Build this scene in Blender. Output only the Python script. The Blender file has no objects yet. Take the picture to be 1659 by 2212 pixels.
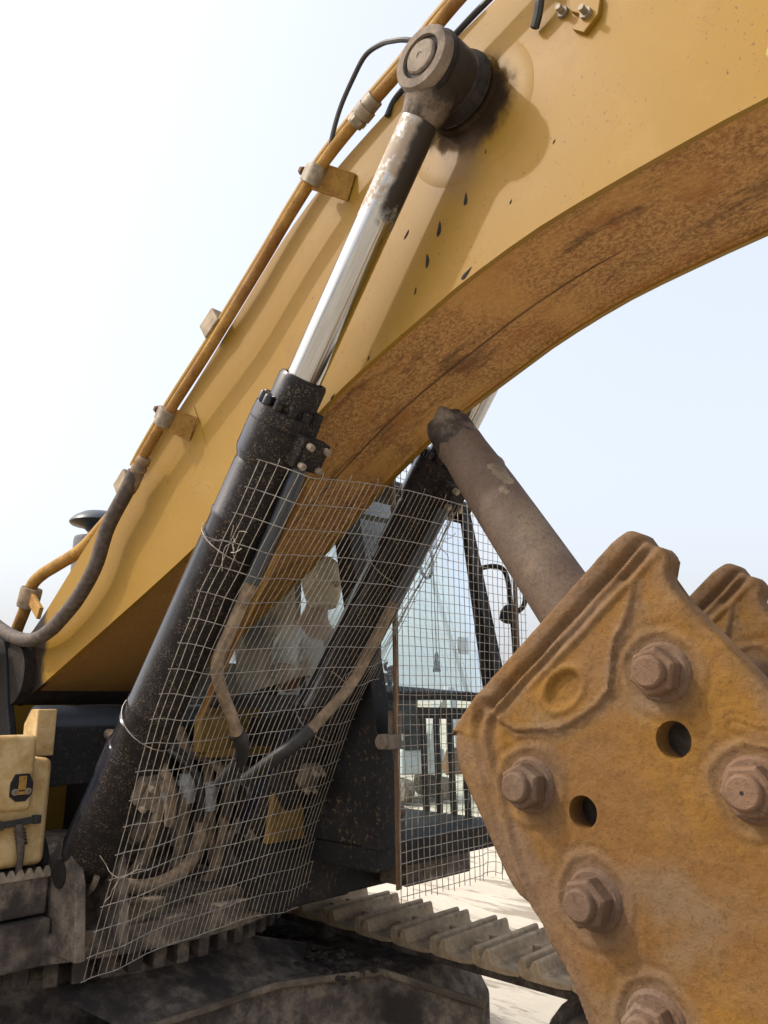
import bpy, bmesh, math, random
from mathutils import Vector, Matrix, noise
random.seed(7)
R = math.radians
scene = bpy.context.scene
COL = scene.collection

# ------------------------------------------------------------------ camera, sky, sun, exposure
CAM = Vector((4.2, -2.0, 2.1)); HEAD = R(43.0); PITCH = R(13.4)
cd = bpy.data.cameras.new('camera'); cam = bpy.data.objects.new('camera', cd); COL.objects.link(cam)
cam.location = CAM
cam.rotation_euler = (R(90) + PITCH, 0, HEAD)
cd.sensor_fit = 'VERTICAL'; cd.sensor_height = 24.0; cd.lens = 24.0 * 1700 / 2212
cd.clip_start = 0.02; cd.clip_end = 3000
scene.camera = cam
SUN = Vector((-0.47, -0.505, 0.72)).normalized()          # towards the sun
elev = math.asin(SUN.z)
w = bpy.data.worlds.new('World'); scene.world = w; w.use_nodes = True
wn = w.node_tree.nodes; wl = w.node_tree.links
sky = wn.new('ShaderNodeTexSky'); sky.sky_type = 'NISHITA'; sky.sun_disc = False
sky.sun_elevation = elev; sky.sun_rotation = math.atan2(SUN.x, SUN.y)
sky.air_density = 1.0; sky.dust_density = 9.0; sky.ozone_density = 1.0; sky.altitude = 0
veil = wn.new('ShaderNodeMix'); veil.data_type = 'RGBA'; veil.inputs[0].default_value = 0.42      # thin even haze over the whole sky
veil.inputs[7].default_value = (6.0, 6.22, 6.6, 1); wl.new(sky.outputs[0], veil.inputs[6])
wl.new(veil.outputs[2], wn['Background'].inputs[0]); wn['Background'].inputs[1].default_value = 0.15
sd = bpy.data.lights.new('sun', 'SUN'); sun = bpy.data.objects.new('sun', sd); COL.objects.link(sun)
sd.energy = 1.4; sd.angle = R(1.1); sd.color = (1.0, 0.95, 0.86)
sun.rotation_euler = (-SUN).to_track_quat('-Z', 'Y').to_euler(); sun.location = (-8, -10, 14)
scene.view_settings.view_transform = 'Standard'; scene.view_settings.look = 'None'
scene.view_settings.gamma = 1.0; scene.view_settings.use_curve_mapping = False
scene.view_settings.exposure = 0.75
scene.cycles.max_bounces = 8; scene.cycles.transparent_max_bounces = 24
scene.cycles.caustics_reflective = False; scene.cycles.caustics_refractive = False

# ------------------------------------------------------------------ helpers
class MB:
    """collects geometry; build() links it as one mesh object"""
    def __init__(s): s.v = []; s.f = []; s.m = []; s.sm = []
    def add(s, vs, fs, mi=0, smooth=False):
        o = len(s.v); s.v += [Vector(p) for p in vs]
        for f in fs: s.f.append(tuple(i + o for i in f)); s.m.append(mi); s.sm.append(smooth)
        return s
    def box(s, c, d, M=None, mi=0):
        x, y, z = d[0]/2, d[1]/2, d[2]/2
        vs = [Vector((a*x, b*y, e*z)) for a in (-1, 1) for b in (-1, 1) for e in (-1, 1)]
        c = Vector(c)
        vs = [c + (M @ p if M else p) for p in vs]
        return s.add(vs, [(0,1,3,2),(4,6,7,5),(0,4,5,1),(2,3,7,6),(0,2,6,4),(1,5,7,3)], mi)
    def bar(s, a, b, w, h, up=(0,0,1), mi=0):
        a, b = Vector(a), Vector(b); d = b - a; L = d.length; d.normalize(); up = Vector(up)
        x = d.cross(up)
        if x.length < 1e-4: x = d.cross(Vector((1,0,0)))
        x.normalize(); z = x.cross(d)
        M = Matrix((x, d, z)).transposed()
        return s.box((a+b)/2, (w, L, h), M, mi)
    def lathe(s, a, axis, prof, n=24, mi=0, smooth=True, caps=True, ref=None):
        a = Vector(a); ax = Vector(axis).normalized()
        t = Vector(ref) if ref else (Vector((0,0,1)) if abs(ax.z) < .9 else Vector((1,0,0)))
        x = (t - ax * t.dot(ax)).normalized(); y = ax.cross(x)
        vs = []
        for (q, r) in prof:
            for k in range(n):
                an = 2*math.pi*k/n
                vs.append(a + ax*q + (x*math.cos(an) + y*math.sin(an))*r)
        fs = []
        for i in range(len(prof)-1):
            for k in range(n):
                fs.append((i*n+k, i*n+(k+1) % n, (i+1)*n+(k+1) % n, (i+1)*n+k))
        s.add(vs, fs, mi, smooth)
        if caps:
            m = len(prof)-1; o = len(s.v) - len(vs)
            s.f.append(tuple(o+k for k in reversed(range(n)))); s.m.append(mi); s.sm.append(False)
            s.f.append(tuple(o+m*n+k for k in range(n))); s.m.append(mi); s.sm.append(False)
        return s
    def tube(s, pts, r, n=8, mi=0, caps=True):
        pts = [Vector(p) for p in pts]; m = len(pts)
        rs = r if isinstance(r, (list, tuple)) else [r]*m
        tg = []
        for i in range(m):
            d = pts[min(i+1, m-1)] - pts[max(i-1, 0)]; tg.append(d.normalized())
        up = Vector((0,0,1)) if abs(tg[0].z) < .9 else Vector((1,0,0))
        x = (up - tg[0]*up.dot(tg[0])).normalized()
        vs = []
        for i in range(m):
            x = (x - tg[i]*x.dot(tg[i])).normalized(); y = tg[i].cross(x)
            for k in range(n):
                an = 2*math.pi*(k+.5)/n; vs.append(pts[i] + (x*math.cos(an) + y*math.sin(an))*rs[i])
        fs = [(i*n+k, i*n+(k+1) % n, (i+1)*n+(k+1) % n, (i+1)*n+k) for i in range(m-1) for k in range(n)]
        s.add(vs, fs, mi, n > 4)
        if caps:
            o = len(s.v)-len(vs)
            s.f.append(tuple(o+k for k in reversed(range(n)))); s.m.append(mi); s.sm.append(False)
            s.f.append(tuple(o+(m-1)*n+k for k in range(n))); s.m.append(mi); s.sm.append(False)
        return s
    def prism(s, outline, y0, y1, holes=(), mi=0, P=None):
        """outline in (x,z) extruded along y; holes are closed loops; P maps (x,y,z) to another frame"""
        P = P or (lambda x, y, z: Vector((x, y, z)))
        bm = bmesh.new(); loops = []
        for lp in [outline] + list(holes):
            vs = [bm.verts.new((a, 0, b)) for a, b in lp]
            es = [bm.edges.new((vs[i], vs[(i+1) % len(vs)])) for i in range(len(vs))]
            loops.append(vs)
        bmesh.ops.triangle_fill(bm, use_beauty=True, use_dissolve=False, edges=bm.edges[:], normal=(0,-1,0))
        bm.verts.index_update(); V = [v.co.copy() for v in bm.verts]; n = len(V)
        F = [tuple(v.index for v in f.verts) for f in bm.faces]
        L = [[v.index for v in lp] for lp in loops]; bm.free()
        vs = [P(p.x, y0, p.z) for p in V] + [P(p.x, y1, p.z) for p in V]
        fs = [f for f in F] + [tuple(i+n for i in reversed(f)) for f in F]
        for lp in L:
            for i in range(len(lp)):
                a, b = lp[i], lp[(i+1) % len(lp)]; fs.append((a, a+n, b+n, b))
        return s.add(vs, fs, mi)
    def build(s, name, mats, parent=None, bevel=0, seg=2, autosm=False):
        me = bpy.data.meshes.new(name); me.from_pydata(s.v, [], s.f); me.update()
        mats = mats if isinstance(mats, (list, tuple)) else [mats]
        for m in mats: me.materials.append(m)
        me.polygons.foreach_set('material_index', s.m); me.polygons.foreach_set('use_smooth', s.sm)
        bm = bmesh.new(); bm.from_mesh(me); bmesh.ops.recalc_face_normals(bm, faces=bm.faces[:])
        for e in bm.edges:
            if len(e.link_faces) == 2 and e.calc_face_angle() > R(38): e.smooth = False
        bm.to_mesh(me); bm.free()
        o = bpy.data.objects.new(name, me); COL.objects.link(o)
        if parent: o.parent = parent
        if bevel:
            b = o.modifiers.new('bevel', 'BEVEL'); b.width = bevel; b.segments = seg; b.limit_method = 'ANGLE'
            b.angle_limit = R(35); b.harden_normals = True
            for p in me.polygons: p.use_smooth = True
        return o

def spline(pts, n=6):
    pts = [Vector(p) for p in pts]; out = []
    for i in range(len(pts)-1):
        p0 = pts[max(i-1, 0)]; p1 = pts[i]; p2 = pts[i+1]; p3 = pts[min(i+2, len(pts)-1)]
        for k in range(n):
            t = k/n
            out.append(.5*((2*p1)+(p2-p0)*t+(2*p0-5*p1+4*p2-p3)*t*t+(3*p1-p0-3*p2+p3)*t**3))
    return out+[pts[-1]]

def empty(name, loc=(0,0,0)):
    o = bpy.data.objects.new(name, None); COL.objects.link(o); o.location = loc; o.empty_display_size = .2
    return o
def tag(o, label=None, cat=None, group=None, kind=None):
    if label: o['label'] = label
    if cat: o['category'] = cat
    if group: o['group'] = group
    if kind: o['kind'] = kind
    return o
def inst(src, name, parent, M):
    """another object that shares src's mesh data"""
    o = bpy.data.objects.new(name, src.data); COL.objects.link(o); o.parent = parent; o.matrix_local = M
    for md in src.modifiers:
        if md.type == 'BEVEL':
            b = o.modifiers.new('bevel', 'BEVEL'); b.width = md.width; b.segments = md.segments
            b.limit_method = 'ANGLE'; b.angle_limit = md.angle_limit
    return o
def circle(cx, cz, r, n=20, rx=None, rot=0):
    out = []
    for k in range(n):
        a = 2*math.pi*k/n; x = (rx or r)*math.cos(a); z = r*math.sin(a)
        out.append((cx + x*math.cos(rot) - z*math.sin(rot), cz + x*math.sin(rot) + z*math.cos(rot)))
    return out

# ------------------------------------------------------------------ materials
class NT:
    def __init__(s, name, rough=.6, metal=0., spec=.5):
        s.m = bpy.data.materials.new(name); s.m.use_nodes = True; s.t = s.m.node_tree
        s.n = s.t.nodes; s.l = s.t.links; s.b = s.n['Principled BSDF']
        s.b.inputs['Roughness'].default_value = rough; s.b.inputs['Metallic'].default_value = metal
        s.b.inputs['Specular IOR Level'].default_value = spec
        tc = s.n.new('ShaderNodeTexCoord'); s.co = tc.outputs['Object']
    def mapping(s, sc=(1,1,1), rot=(0,0,0), loc=(0,0,0)):
        mp = s.n.new('ShaderNodeMapping'); mp.inputs['Scale'].default_value = sc
        mp.inputs['Rotation'].default_value = rot; mp.inputs['Location'].default_value = loc
        s.l.new(s.co, mp.inputs[0]); return mp.outputs[0]
    def rotscale(s, rot, sc):
        m2 = s.n.new('ShaderNodeMapping'); m2.inputs['Scale'].default_value = sc; s.l.new(s.mapping((1,1,1), rot), m2.inputs[0]); return m2.outputs[0]
    def noise(s, sc, det=4, rough=.55, vec=None, dist=0):
        t = s.n.new('ShaderNodeTexNoise'); t.inputs['Scale'].default_value = sc; t.inputs['Detail'].default_value = det
        t.inputs['Roughness'].default_value = rough; t.inputs['Distortion'].default_value = dist
        s.l.new(vec or s.co, t.inputs['Vector']); return t.outputs['Fac']
    def voro(s, sc, vec=None):
        t = s.n.new('ShaderNodeTexVoronoi'); t.inputs['Scale'].default_value = sc
        s.l.new(vec or s.co, t.inputs['Vector']); return t.outputs['Distance']
    def ramp(s, fac, a, b, ca=0., cb=1.):
        t = s.n.new('ShaderNodeMapRange'); t.interpolation_type = 'SMOOTHSTEP'
        t.inputs['From Min'].default_value = a; t.inputs['From Max'].default_value = b
        t.inputs['To Min'].default_value = ca; t.inputs['To Max'].default_value = cb
        s.l.new(fac, t.inputs['Value']); return t.outputs['Result']
    def math(s, op, a, b=None):
        t = s.n.new('ShaderNodeMath'); t.operation = op
        for i, q in enumerate((a, b)):
            if q is None: continue
            if isinstance(q, (int, float)): t.inputs[i].default_value = q
            else: s.l.new(q, t.inputs[i])
        return t.outputs[0]
    def mix(s, fac, a, b):
        t = s.n.new('ShaderNodeMix'); t.data_type = 'RGBA'
        if isinstance(fac, (int, float)): t.inputs[0].default_value = fac
        else: s.l.new(fac, t.inputs[0])
        for i, q in ((6, a), (7, b)):
            if isinstance(q, tuple): t.inputs[i].default_value = q + (1,)
            else: s.l.new(q, t.inputs[i])
        return t.outputs[2]
    def dist(s, p):
        t = s.n.new('ShaderNodeVectorMath'); t.operation = 'DISTANCE'; s.l.new(s.co, t.inputs[0])
        t.inputs[1].default_value = p; return t.outputs['Value']
    def sep(s):
        t = s.n.new('ShaderNodeSeparateXYZ'); s.l.new(s.co, t.inputs[0]); return t.outputs
    def color(s, c):
        if isinstance(c, tuple): s.b.inputs['Base Color'].default_value = c + (1,)
        else: s.l.new(c, s.b.inputs['Base Color'])
    def rough(s, r): s.l.new(r, s.b.inputs['Roughness'])
    def bump(s, h, st=.3, d=.01):
        t = s.n.new('ShaderNodeBump'); t.inputs['Strength'].default_value = st; t.inputs['Distance'].default_value = d
        s.l.new(h, t.inputs['Height']); s.l.new(t.outputs[0], s.b.inputs['Normal'])

PIN = (2.946, 3.955)
def mat_yellow(name, grease=False):
    t = NT(name, .42, 0, .22)
    big = t.noise(1.3, 5); c = t.mix(t.ramp(big, .35, .7), (.245, .134, .013), (.282, .163, .022))
    fade = t.ramp(t.noise(6, 6, .65), .5, .78); c = t.mix(t.math('MULTIPLY', fade, .55), c, (.30, .18, .044))
    # vertical dirt streaks
    st = t.ramp(t.noise(3, 5, .6, t.mapping((7, 7, .55), (0, R(25), 0))), .58, .8)
    c = t.mix(t.math('MULTIPLY', st, .30), c, (.17, .095, .034))
    # specks of mud and rust
    sp = t.ramp(t.noise(105, 2, .5), .665, .71); msk = t.ramp(t.noise(4.5, 3), .38, .6)
    c = t.mix(t.math('MULTIPLY', sp, msk), c, (.12, .06, .022))
    sp2 = t.ramp(t.noise(30, 3, .6, t.mapping((1.6, 1.6, .7), (0, R(-20), 0))), .735, .765)
    c = t.mix(t.math('MULTIPLY', sp2, .85), c, (.06, .03, .015))
    if grease:
        n1 = t.noise(8, 4, .6, t.mapping((1, 1, .7))); n2 = t.math('MULTIPLY', t.math('SUBTRACT', n1, .5), .26)
        d = t.math('ADD', t.dist((PIN[0]+.015, -.29, PIN[1]-.055)), n2)
        g = t.ramp(d, .195, .105); c = t.mix(t.math('MULTIPLY', g, .97), c, (.016, .011, .009))
        d2 = t.math('ADD', t.dist((PIN[0]-.03, -.29, PIN[1]-.25)), n2)
        c = t.mix(t.math('MULTIPLY', t.ramp(d2, .15, .0), .6), c, (.15, .105, .075))
        x, y, z = t.sep()
        ft = t.math('ADD', t.math('ADD', x, t.math('MULTIPLY', z, .12)), t.math('MULTIPLY', t.math('SUBTRACT', n1, .5), .16))
        c = t.mix(t.ramp(ft, .87, .82), c, (.018, .013, .010))
        # rust running along the top edge of the plate
        rr = t.ramp(t.noise(14, 6, .7), .56, .72)
        c = t.mix(t.math('MULTIPLY', rr, t.ramp(t.noise(1.1, 2), .5, .7, 0, .35)), c, (.24, .105, .03))
    ln = t.ramp(t.noise(16, 3, .6, t.rotscale((0, R(38), 0), (14, 1, .5))), .70, .73); c = t.mix(t.math('MULTIPLY', ln, .35), c, (.14, .075, .028))
    pl = t.ramp(t.noise(3.3, 7, .75, t.mapping((1, 1, 1), (0, 0, 0), (4, 2, 8))), .55, .7); c = t.mix(t.math('MULTIPLY', pl, .42), c, (.19, .095, .022))
    gr = t.noise(230, 3, .7); c = t.mix(t.math('MULTIPLY', t.ramp(gr, .5, .75), .22), c, (.16, .085, .03))
    t.color(c); rg = t.ramp(big, .2, .8, .46, .60)
    if grease: rg = t.math('MAXIMUM', rg, t.math('MULTIPLY', g, .95)); t.l.new(t.ramp(g, 0, 1, .22, .05), t.b.inputs['Specular IOR Level'])
    t.rough(rg)
    t.bump(t.math('ADD', t.math('MULTIPLY', t.noise(2.2, 3), .5), t.math('MULTIPLY', gr, .05)), .05, .02)
    return t.m
def mat_rustplate():
    t = NT('rusted_underside', .8, 0, .3)
    a = t.noise(75, 7, .75, t.mapping((1, 1, 1))); b = t.noise(5, 6, .65); f = t.noise(210, 3, .7)
    c = t.mix(t.ramp(a, .38, .62), (.25, .118, .042), (.53, .30, .105))
    c = t.mix(t.ramp(b, .5, .72), c, (.33, .135, .036))
    c = t.mix(t.math('MULTIPLY', t.ramp(f, .58, .66), .75), c, (.07, .030, .014))
    c = t.mix(t.math('MULTIPLY', t.ramp(t.noise(2.3, 5, .6), .48, .64), .65), c, (.52, .29, .085))
    dk = t.ramp(t.noise(2.6, 7, .75, t.mapping((1, 3.0, 1), (0, 0, 0), (3, 1, 2))), .52, .66)
    c = t.mix(t.math('MULTIPLY', dk, .7), c, (.085, .040, .020))
    x, y, z = t.sep()
    foot = t.ramp(x, 1.9, 1.2); c = t.mix(t.math('MULTIPLY', foot, .75), c, (.27, .145, .036))
    t.color(c); t.bump(t.math('ADD', a, t.math('MULTIPLY', f, .6)), .55, .006)
    return t.m
def mat_rust(name, ochre=(.34, .165, .040), brown=(.19, .098, .052), grey=(.21, .155, .115), gs=.5, wear=None):
    t = NT(name, .75, 0, .18)
    a = t.noise(2.6, 6, .62); b = t.noise(11, 7, .68); f = t.noise(90, 4, .7); g = t.noise(3.4, 5, .6, t.mapping((1,1,1), (0,0,0), (5, 3, 9)))
    c = t.mix(t.ramp(a, .40, .62), ochre, brown)
    c = t.mix(t.math('MULTIPLY', t.ramp(b, .45, .68), .42), c, tuple(v*.72 for v in brown))
    c = t.mix(t.math('MULTIPLY', t.ramp(g, .52, .68), gs), c, grey)
    if wear:
        at = t.n.new('ShaderNodeAttribute'); at.attribute_name = 'wear'; c = t.mix(t.math('MULTIPLY', at.outputs['Fac'], .85), c, t.mix(t.ramp(b, .35, .65), wear, tuple(v*.7 for v in wear)))
    c = t.mix(t.math('MULTIPLY', t.ramp(f, .50, .68), .48), c, tuple(v*.5 for v in brown))
    f2 = t.noise(190, 3, .7); c = t.mix(t.math('MULTIPLY', t.ramp(f2, .56, .72), .22), c, tuple(min(1, v*1.7) for v in ochre))
    f3 = t.noise(34, 5, .75); c = t.mix(t.math('MULTIPLY', t.ramp(f3, .56, .68), .5), c, tuple(v*.6 for v in brown))
    t.color(c); t.rough(t.ramp(b, .3, .7, .58, .85))
    t.bump(t.math('ADD', t.math('MULTIPLY', b, .8), t.math('ADD', t.math('MULTIPLY', f, .35), t.math('MULTIPLY', f3, .5))), .75, .007)
    return t.m
def mat_black(name, dirt=.7, base=(.016, .018, .024), mud=(.16, .115, .075), rough=.3, sc=1., cut=.05, spec=.5):
    t = NT(name, rough, 0, spec)
    n = t.noise(60*sc, 5, .7); m = t.noise(4.5*sc, 5, .65)
    sp = t.math('MULTIPLY', t.ramp(n, .56, .66), t.ramp(m, .36+cut, .60+cut))
    c = t.mix(t.math('MULTIPLY', t.ramp(m, .5, .8), .5*dirt), base, (.055, .042, .034))
    c = t.mix(t.math('MULTIPLY', sp, dirt), c, mud)
    t.color(c); t.rough(t.ramp(sp, 0, 1, rough, .9)); t.bump(t.math('ADD', t.math('MULTIPLY', sp, .8), t.math('MULTIPLY', m, .15)), .35, .004)
    return t.m
def mat_cyl():
    t = NT('black_cylinder_paint', .3, 0, .5); x, y, z = t.sep()
    f = t.math('SUBTRACT', t.math('SUBTRACT', t.math('MULTIPLY', x, .806), t.math('MULTIPLY', z, .591)), .0525)   # how far to the muddy front side
    w1 = t.noise(3.2, 5, .65); f = t.math('ADD', f, t.math('MULTIPLY', t.math('SUBTRACT', w1, .5), .09))
    side = t.ramp(f, -.012, .045)
    fl = t.math('MULTIPLY', t.ramp(t.noise(150, 3, .65), .54, .62), t.ramp(t.noise(18, 4, .7), .40, .60)); fl2 = t.ramp(t.noise(55, 5, .75), .57, .66); cl = t.ramp(t.noise(16, 5, .7), .66, .74)
    c = t.mix(t.math('MULTIPLY', side, .85), (.010, .014, .026), (.016, .013, .011))
    c = t.mix(t.math('MULTIPLY', t.math('MULTIPLY', fl, side), .75), c, (.17, .125, .085))
    c = t.mix(t.math('MULTIPLY', t.math('MULTIPLY', fl2, side), .6), c, (.11, .07, .045))
    c = t.mix(t.math('MULTIPLY', t.math('MULTIPLY', cl, side), .75), c, (.17, .125, .085))
    sc = t.ramp(t.noise(110, 2, .5), .72, .75); c = t.mix(t.math('MULTIPLY', sc, .4), c, (.16, .13, .10))
    t.color(c); t.rough(t.ramp(side, 0, 1, .18, .75)); t.l.new(t.ramp(side, 0, 1, .5, .2), t.b.inputs['Specular IOR Level'])
    t.bump(t.math('MULTIPLY', t.math('ADD', fl, cl), side), .4, .004)
    return t.m
def mat_grime(name, a, b, c3, sc=1., rough=.85, st=.6, dd=.012):
    t = NT(name, rough, 0, .3)
    n = t.noise(7*sc, 7, .7); m = t.noise(2*sc, 4, .6); f = t.noise(45*sc, 5, .7)
    c = t.mix(t.ramp(n, .38, .66), a, b); c = t.mix(t.ramp(m, .48, .66), c, c3)
    c = t.mix(t.math('MULTIPLY', t.ramp(f, .55, .7), .6), c, tuple(v*.45 for v in a))
    t.color(c); t.bump(t.math('ADD', n, t.math('MULTIPLY', f, .4)), st, dd)
    return t.m
def mat_plain(name, c, rough=.6, metal=0., var=.25, sc=20, bump=.1, spec=.5):
    t = NT(name, rough, metal, spec); n = t.noise(sc, 5, .65)
    t.color(t.mix(t.ramp(n, .35, .7), tuple(v*(1-var) for v in c), tuple(min(1, v*(1+var)) for v in c)))
    if bump: t.bump(n, bump, .004)
    return t.m
def mat_chrome():
    t = NT('chrome_rod', .16, 1., .5)
    n = t.noise(5, 5, .6, t.mapping((1, 1, 1)))
    st = t.noise(9, 4, .6, t.rotscale((0, R(-36.3), 0), (9, 9, .35)))
    c = t.mix(t.ramp(st, .35, .75), (.46, .47, .485), (.33, .32, .30))  # grey streaks along the rod, blurred reflections put into the colour
    x, y, z = t.sep()
    # dried mud film below the rod eye
    e = t.math('ADD', z, t.math('MULTIPLY', t.math('SUBTRACT', t.noise(26, 6, .7), .5), .22))
    md = t.math('MULTIPLY', t.ramp(e, 3.56, 3.62), t.ramp(t.noise(17, 6, .7), .36, .54))
    ox = t.math('ADD', t.math('SUBTRACT', x, t.math('MULTIPLY', t.math('SUBTRACT', z, 3.96), .735)), t.math('MULTIPLY', t.noise(30, 3), .02))
    bk = t.math('MULTIPLY', t.ramp(ox, 3.030, 3.045), t.ramp(e, 3.50, 3.58))
    c = t.mix(md, c, (.30, .24, .18)); c = t.mix(bk, c, (.02, .015, .012))
    t.color(c)
    dirty = t.math('MAXIMUM', md, bk)
    t.l.new(t.ramp(dirty, 0, 1, 1, 0), t.b.inputs['Metallic'])
    t.rough(t.math('ADD', t.math('MULTIPLY', dirty, .6), t.ramp(n, .3, .7, .10, .15)))
    return t.m
def mat_glass(name, tint=(.80, .90, .89), dust=.12):
    m = bpy.data.materials.new(name); m.use_nodes = True; n = m.node_tree.nodes; l = m.node_tree.links
    n.clear(); out = n.new('ShaderNodeOutputMaterial'); tr = n.new('ShaderNodeBsdfTransparent'); tr.inputs[0].default_value = tint + (1,)
    gl = n.new('ShaderNodeBsdfGlossy'); gl.inputs['Roughness'].default_value = .03; gl.inputs[0].default_value = (.9, .95, .95, 1)
    fr = n.new('ShaderNodeFresnel'); fr.inputs[0].default_value = 1.22
    mx = n.new('ShaderNodeMixShader'); l.new(fr.outputs[0], mx.inputs[0]); l.new(tr.outputs[0], mx.inputs[1]); l.new(gl.outputs[0], mx.inputs[2])
    df = n.new('ShaderNodeBsdfDiffuse'); df.inputs[0].default_value = (.45, .43, .38, 1)
    no = n.new('ShaderNodeTexNoise'); no.inputs['Scale'].default_value = 5; no.inputs['Detail'].default_value = 7
    tc = n.new('ShaderNodeTexCoord'); l.new(tc.outputs['Object'], no.inputs[0])
    mr = n.new('ShaderNodeMapRange'); mr.inputs[1].default_value = .35; mr.inputs[2].default_value = .8; mr.inputs[3].default_value = dust*.3; mr.inputs[4].default_value = dust*1.6
    l.new(no.outputs[0], mr.inputs[0])
    m2 = n.new('ShaderNodeMixShader'); l.new(mr.outputs[0], m2.inputs[0]); l.new(mx.outputs[0], m2.inputs[1]); l.new(df.outputs[0], m2.inputs[2])
    l.new(m2.outputs[0], out.inputs[0]); return m
def mat_ground():
    t = NT('dusty_ground', .95, 0, .2)
    a = t.noise(.5, 6, .6); b = t.noise(2.2, 8, .7, t.mapping((.35, 1.6, 1), (0, 0, R(43)))); f = t.noise(18, 6, .7)
    c = t.mix(t.ramp(a, .35, .7), (.48, .43, .345), (.56, .51, .42))
    c = t.mix(t.math('MULTIPLY', t.ramp(b, .50, .58), .8), c, (.24, .20, .155))
    c = t.mix(t.math('MULTIPLY', t.ramp(f, .58, .7), .35), c, (.36, .31, .25))
    t.color(c); t.bump(t.math('ADD', b, t.math('MULTIPLY', f, .3)), .7, .06)
    return t.m

M = dict(
    boom=mat_yellow('faded_yellow_paint_boom', True), yellow=mat_yellow('faded_yellow_paint'),
    under=mat_rustplate(),
    rust=mat_rust('ochre_rust_steel', (.225, .102, .011), (.155, .070, .014), (.150, .100, .058), .7),
    plate=mat_rust('rusty_cast_steel', (.188, .093, .017), (.148, .074, .022), (.150, .108, .068), .6, (.148, .095, .060)),
    nut=mat_rust('brown_bolt_steel', (.155, .092, .056), (.115, .072, .048), (.175, .130, .095), .6),
    rustdark=mat_rust('brown_rust_steel', (.175, .098, .045), (.125, .075, .045), (.16, .125, .10), .6),
    chisel=mat_rust('chisel_steel', (.135, .092, .066), (.118, .085, .066), (.21, .165, .115), .45),
    cyl=mat_cyl(), frame=mat_black('black_frame_paint', .8, (.014, .014, .016), (.12, .09, .065), .55, 1, .0, .25),
    cab=mat_black('black_cab_paint', .85, (.012, .012, .013), (.14, .09, .05), .6, .8, -.02, .2),
    greyblack=mat_black('slate_black_paint', .5, (.035, .045, .06), (.12, .095, .075), .35),
    chrome=mat_chrome(), grease=mat_grime('black_grease', (.012, .010, .009), (.03, .022, .018), (.02, .015, .012), 3, .85),
    mudboss=mat_grime('greasy_mud', (.035, .027, .022), (.20, .155, .12), (.025, .019, .015), 1.6, .75, .6),
    capmud=mat_grime('dried_tan_mud', (.17, .135, .105), (.26, .215, .17), (.08, .062, .05), 2.2, .85, .5, .008),
    wire=mat_plain('galvanised_wire', (.33, .30, .255), .5, .35, .3, 60, 0), wire2=mat_plain('weathered_wire', (.34, .30, .25), .55, .3, .35, 30, 0),
    zinc=mat_plain('dull_zinc', (.25, .205, .15), .6, .1, .3, 30, .2),
    tubeold=mat_rust('rusty_painted_tube', (.38, .22, .055), (.23, .11, .034), (.34, .24, .12), .5),
    hose=mat_plain('dusty_rubber_hose', (.075, .058, .048), .75, 0, .4, 40, .3), blackhose=mat_plain('black_rubber_hose', (.02, .02, .021), .55, 0, .3, 40, .3),
    saddle=mat_plain('dusty_saddle', (.26, .20, .13), .7, 0, .3, 25, .3),
    tan=mat_plain('tan_dusty_hose', (.24, .175, .115), .8, 0, .4, 18, .4),
    shoe=mat_grime('dusty_track_steel', (.28, .205, .125), (.42, .315, .20), (.17, .125, .078), 2.4, .7, .4, .006),
    clod=mat_grime('damp_clods', (.035, .028, .024), (.09, .07, .055), (.025, .02, .018), 2, .9),
    grime=mat_grime('oily_grime', (.085, .068, .058), (.25, .20, .155), (.048, .039, .035), 1.6, .85, .8, .02),
    mud=mat_grime('dry_mud', (.16, .125, .09), (.30, .24, .17), (.09, .07, .05), 1.4, .95, .9, .03),
    yellowshade=mat_grime('shaded_yellow_paint', (.17, .10, .022), (.24, .145, .035), (.09, .06, .025), 1.5, .6, .3, .005),  # grimy yellow paint, its colour darkened to imitate shade behind the mesh
    cloth=mat_plain('tan_cloth', (.52, .40, .27), .9, 0, .2, 14, .2),
    toolbox=mat_grime('chipped_cream_paint', (.48, .33, .14), (.55, .41, .22), (.38, .24, .09), 3.5, .7, .35, .004),
    glass=mat_glass('cab_glass', (.90, .97, .96), .06), glassd=mat_glass('dusty_sheen_glass', (.88, .94, .95), .55),  # second glass: dust film whose paleness also imitates a sky reflection
    seat=mat_plain('tan_seat_cloth', (.38, .28, .17), .9, 0, .3, 25, .2), seatdark=mat_plain('dark_seat_cloth', (.05, .055, .06), .85, 0, .3, 25, .2),
    plastic=mat_plain('grey_cab_plastic', (.16, .17, .18), .6, 0, .2, 20, .1), pale=mat_plain('pale_grey_plastic', (.42, .44, .45), .55, 0, .12, 15, .05),
    skin=mat_plain('skin', (.24, .125, .085), .55, 0, .12, 12, .05), shirt=mat_plain('grey_cotton', (.50, .53, .56), .9, 0, .15, 9, .2),
    trousers=mat_plain('dark_cloth', (.05, .06, .075), .9, 0, .2, 9, .2), hair=mat_plain('black_hair', (.012, .010, .009), .6, 0, .2, 60, .4),
    eye=mat_plain('eye', (.3, .28, .26), .3, 0, .05, 5, 0), paintmark=mat_plain('bright_yellow_mark', (.40, .33, .025), .6, 0, .2, 20, .1),
    tag_=mat_plain('pale_yellow_sticker', (.55, .52, .30), .6, 0, .2, 20, 0), green=mat_plain('faded_green_sticker', (.045, .075, .062), .6, 0, .25, 20, 0),
    ground=mat_ground(),
)
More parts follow.
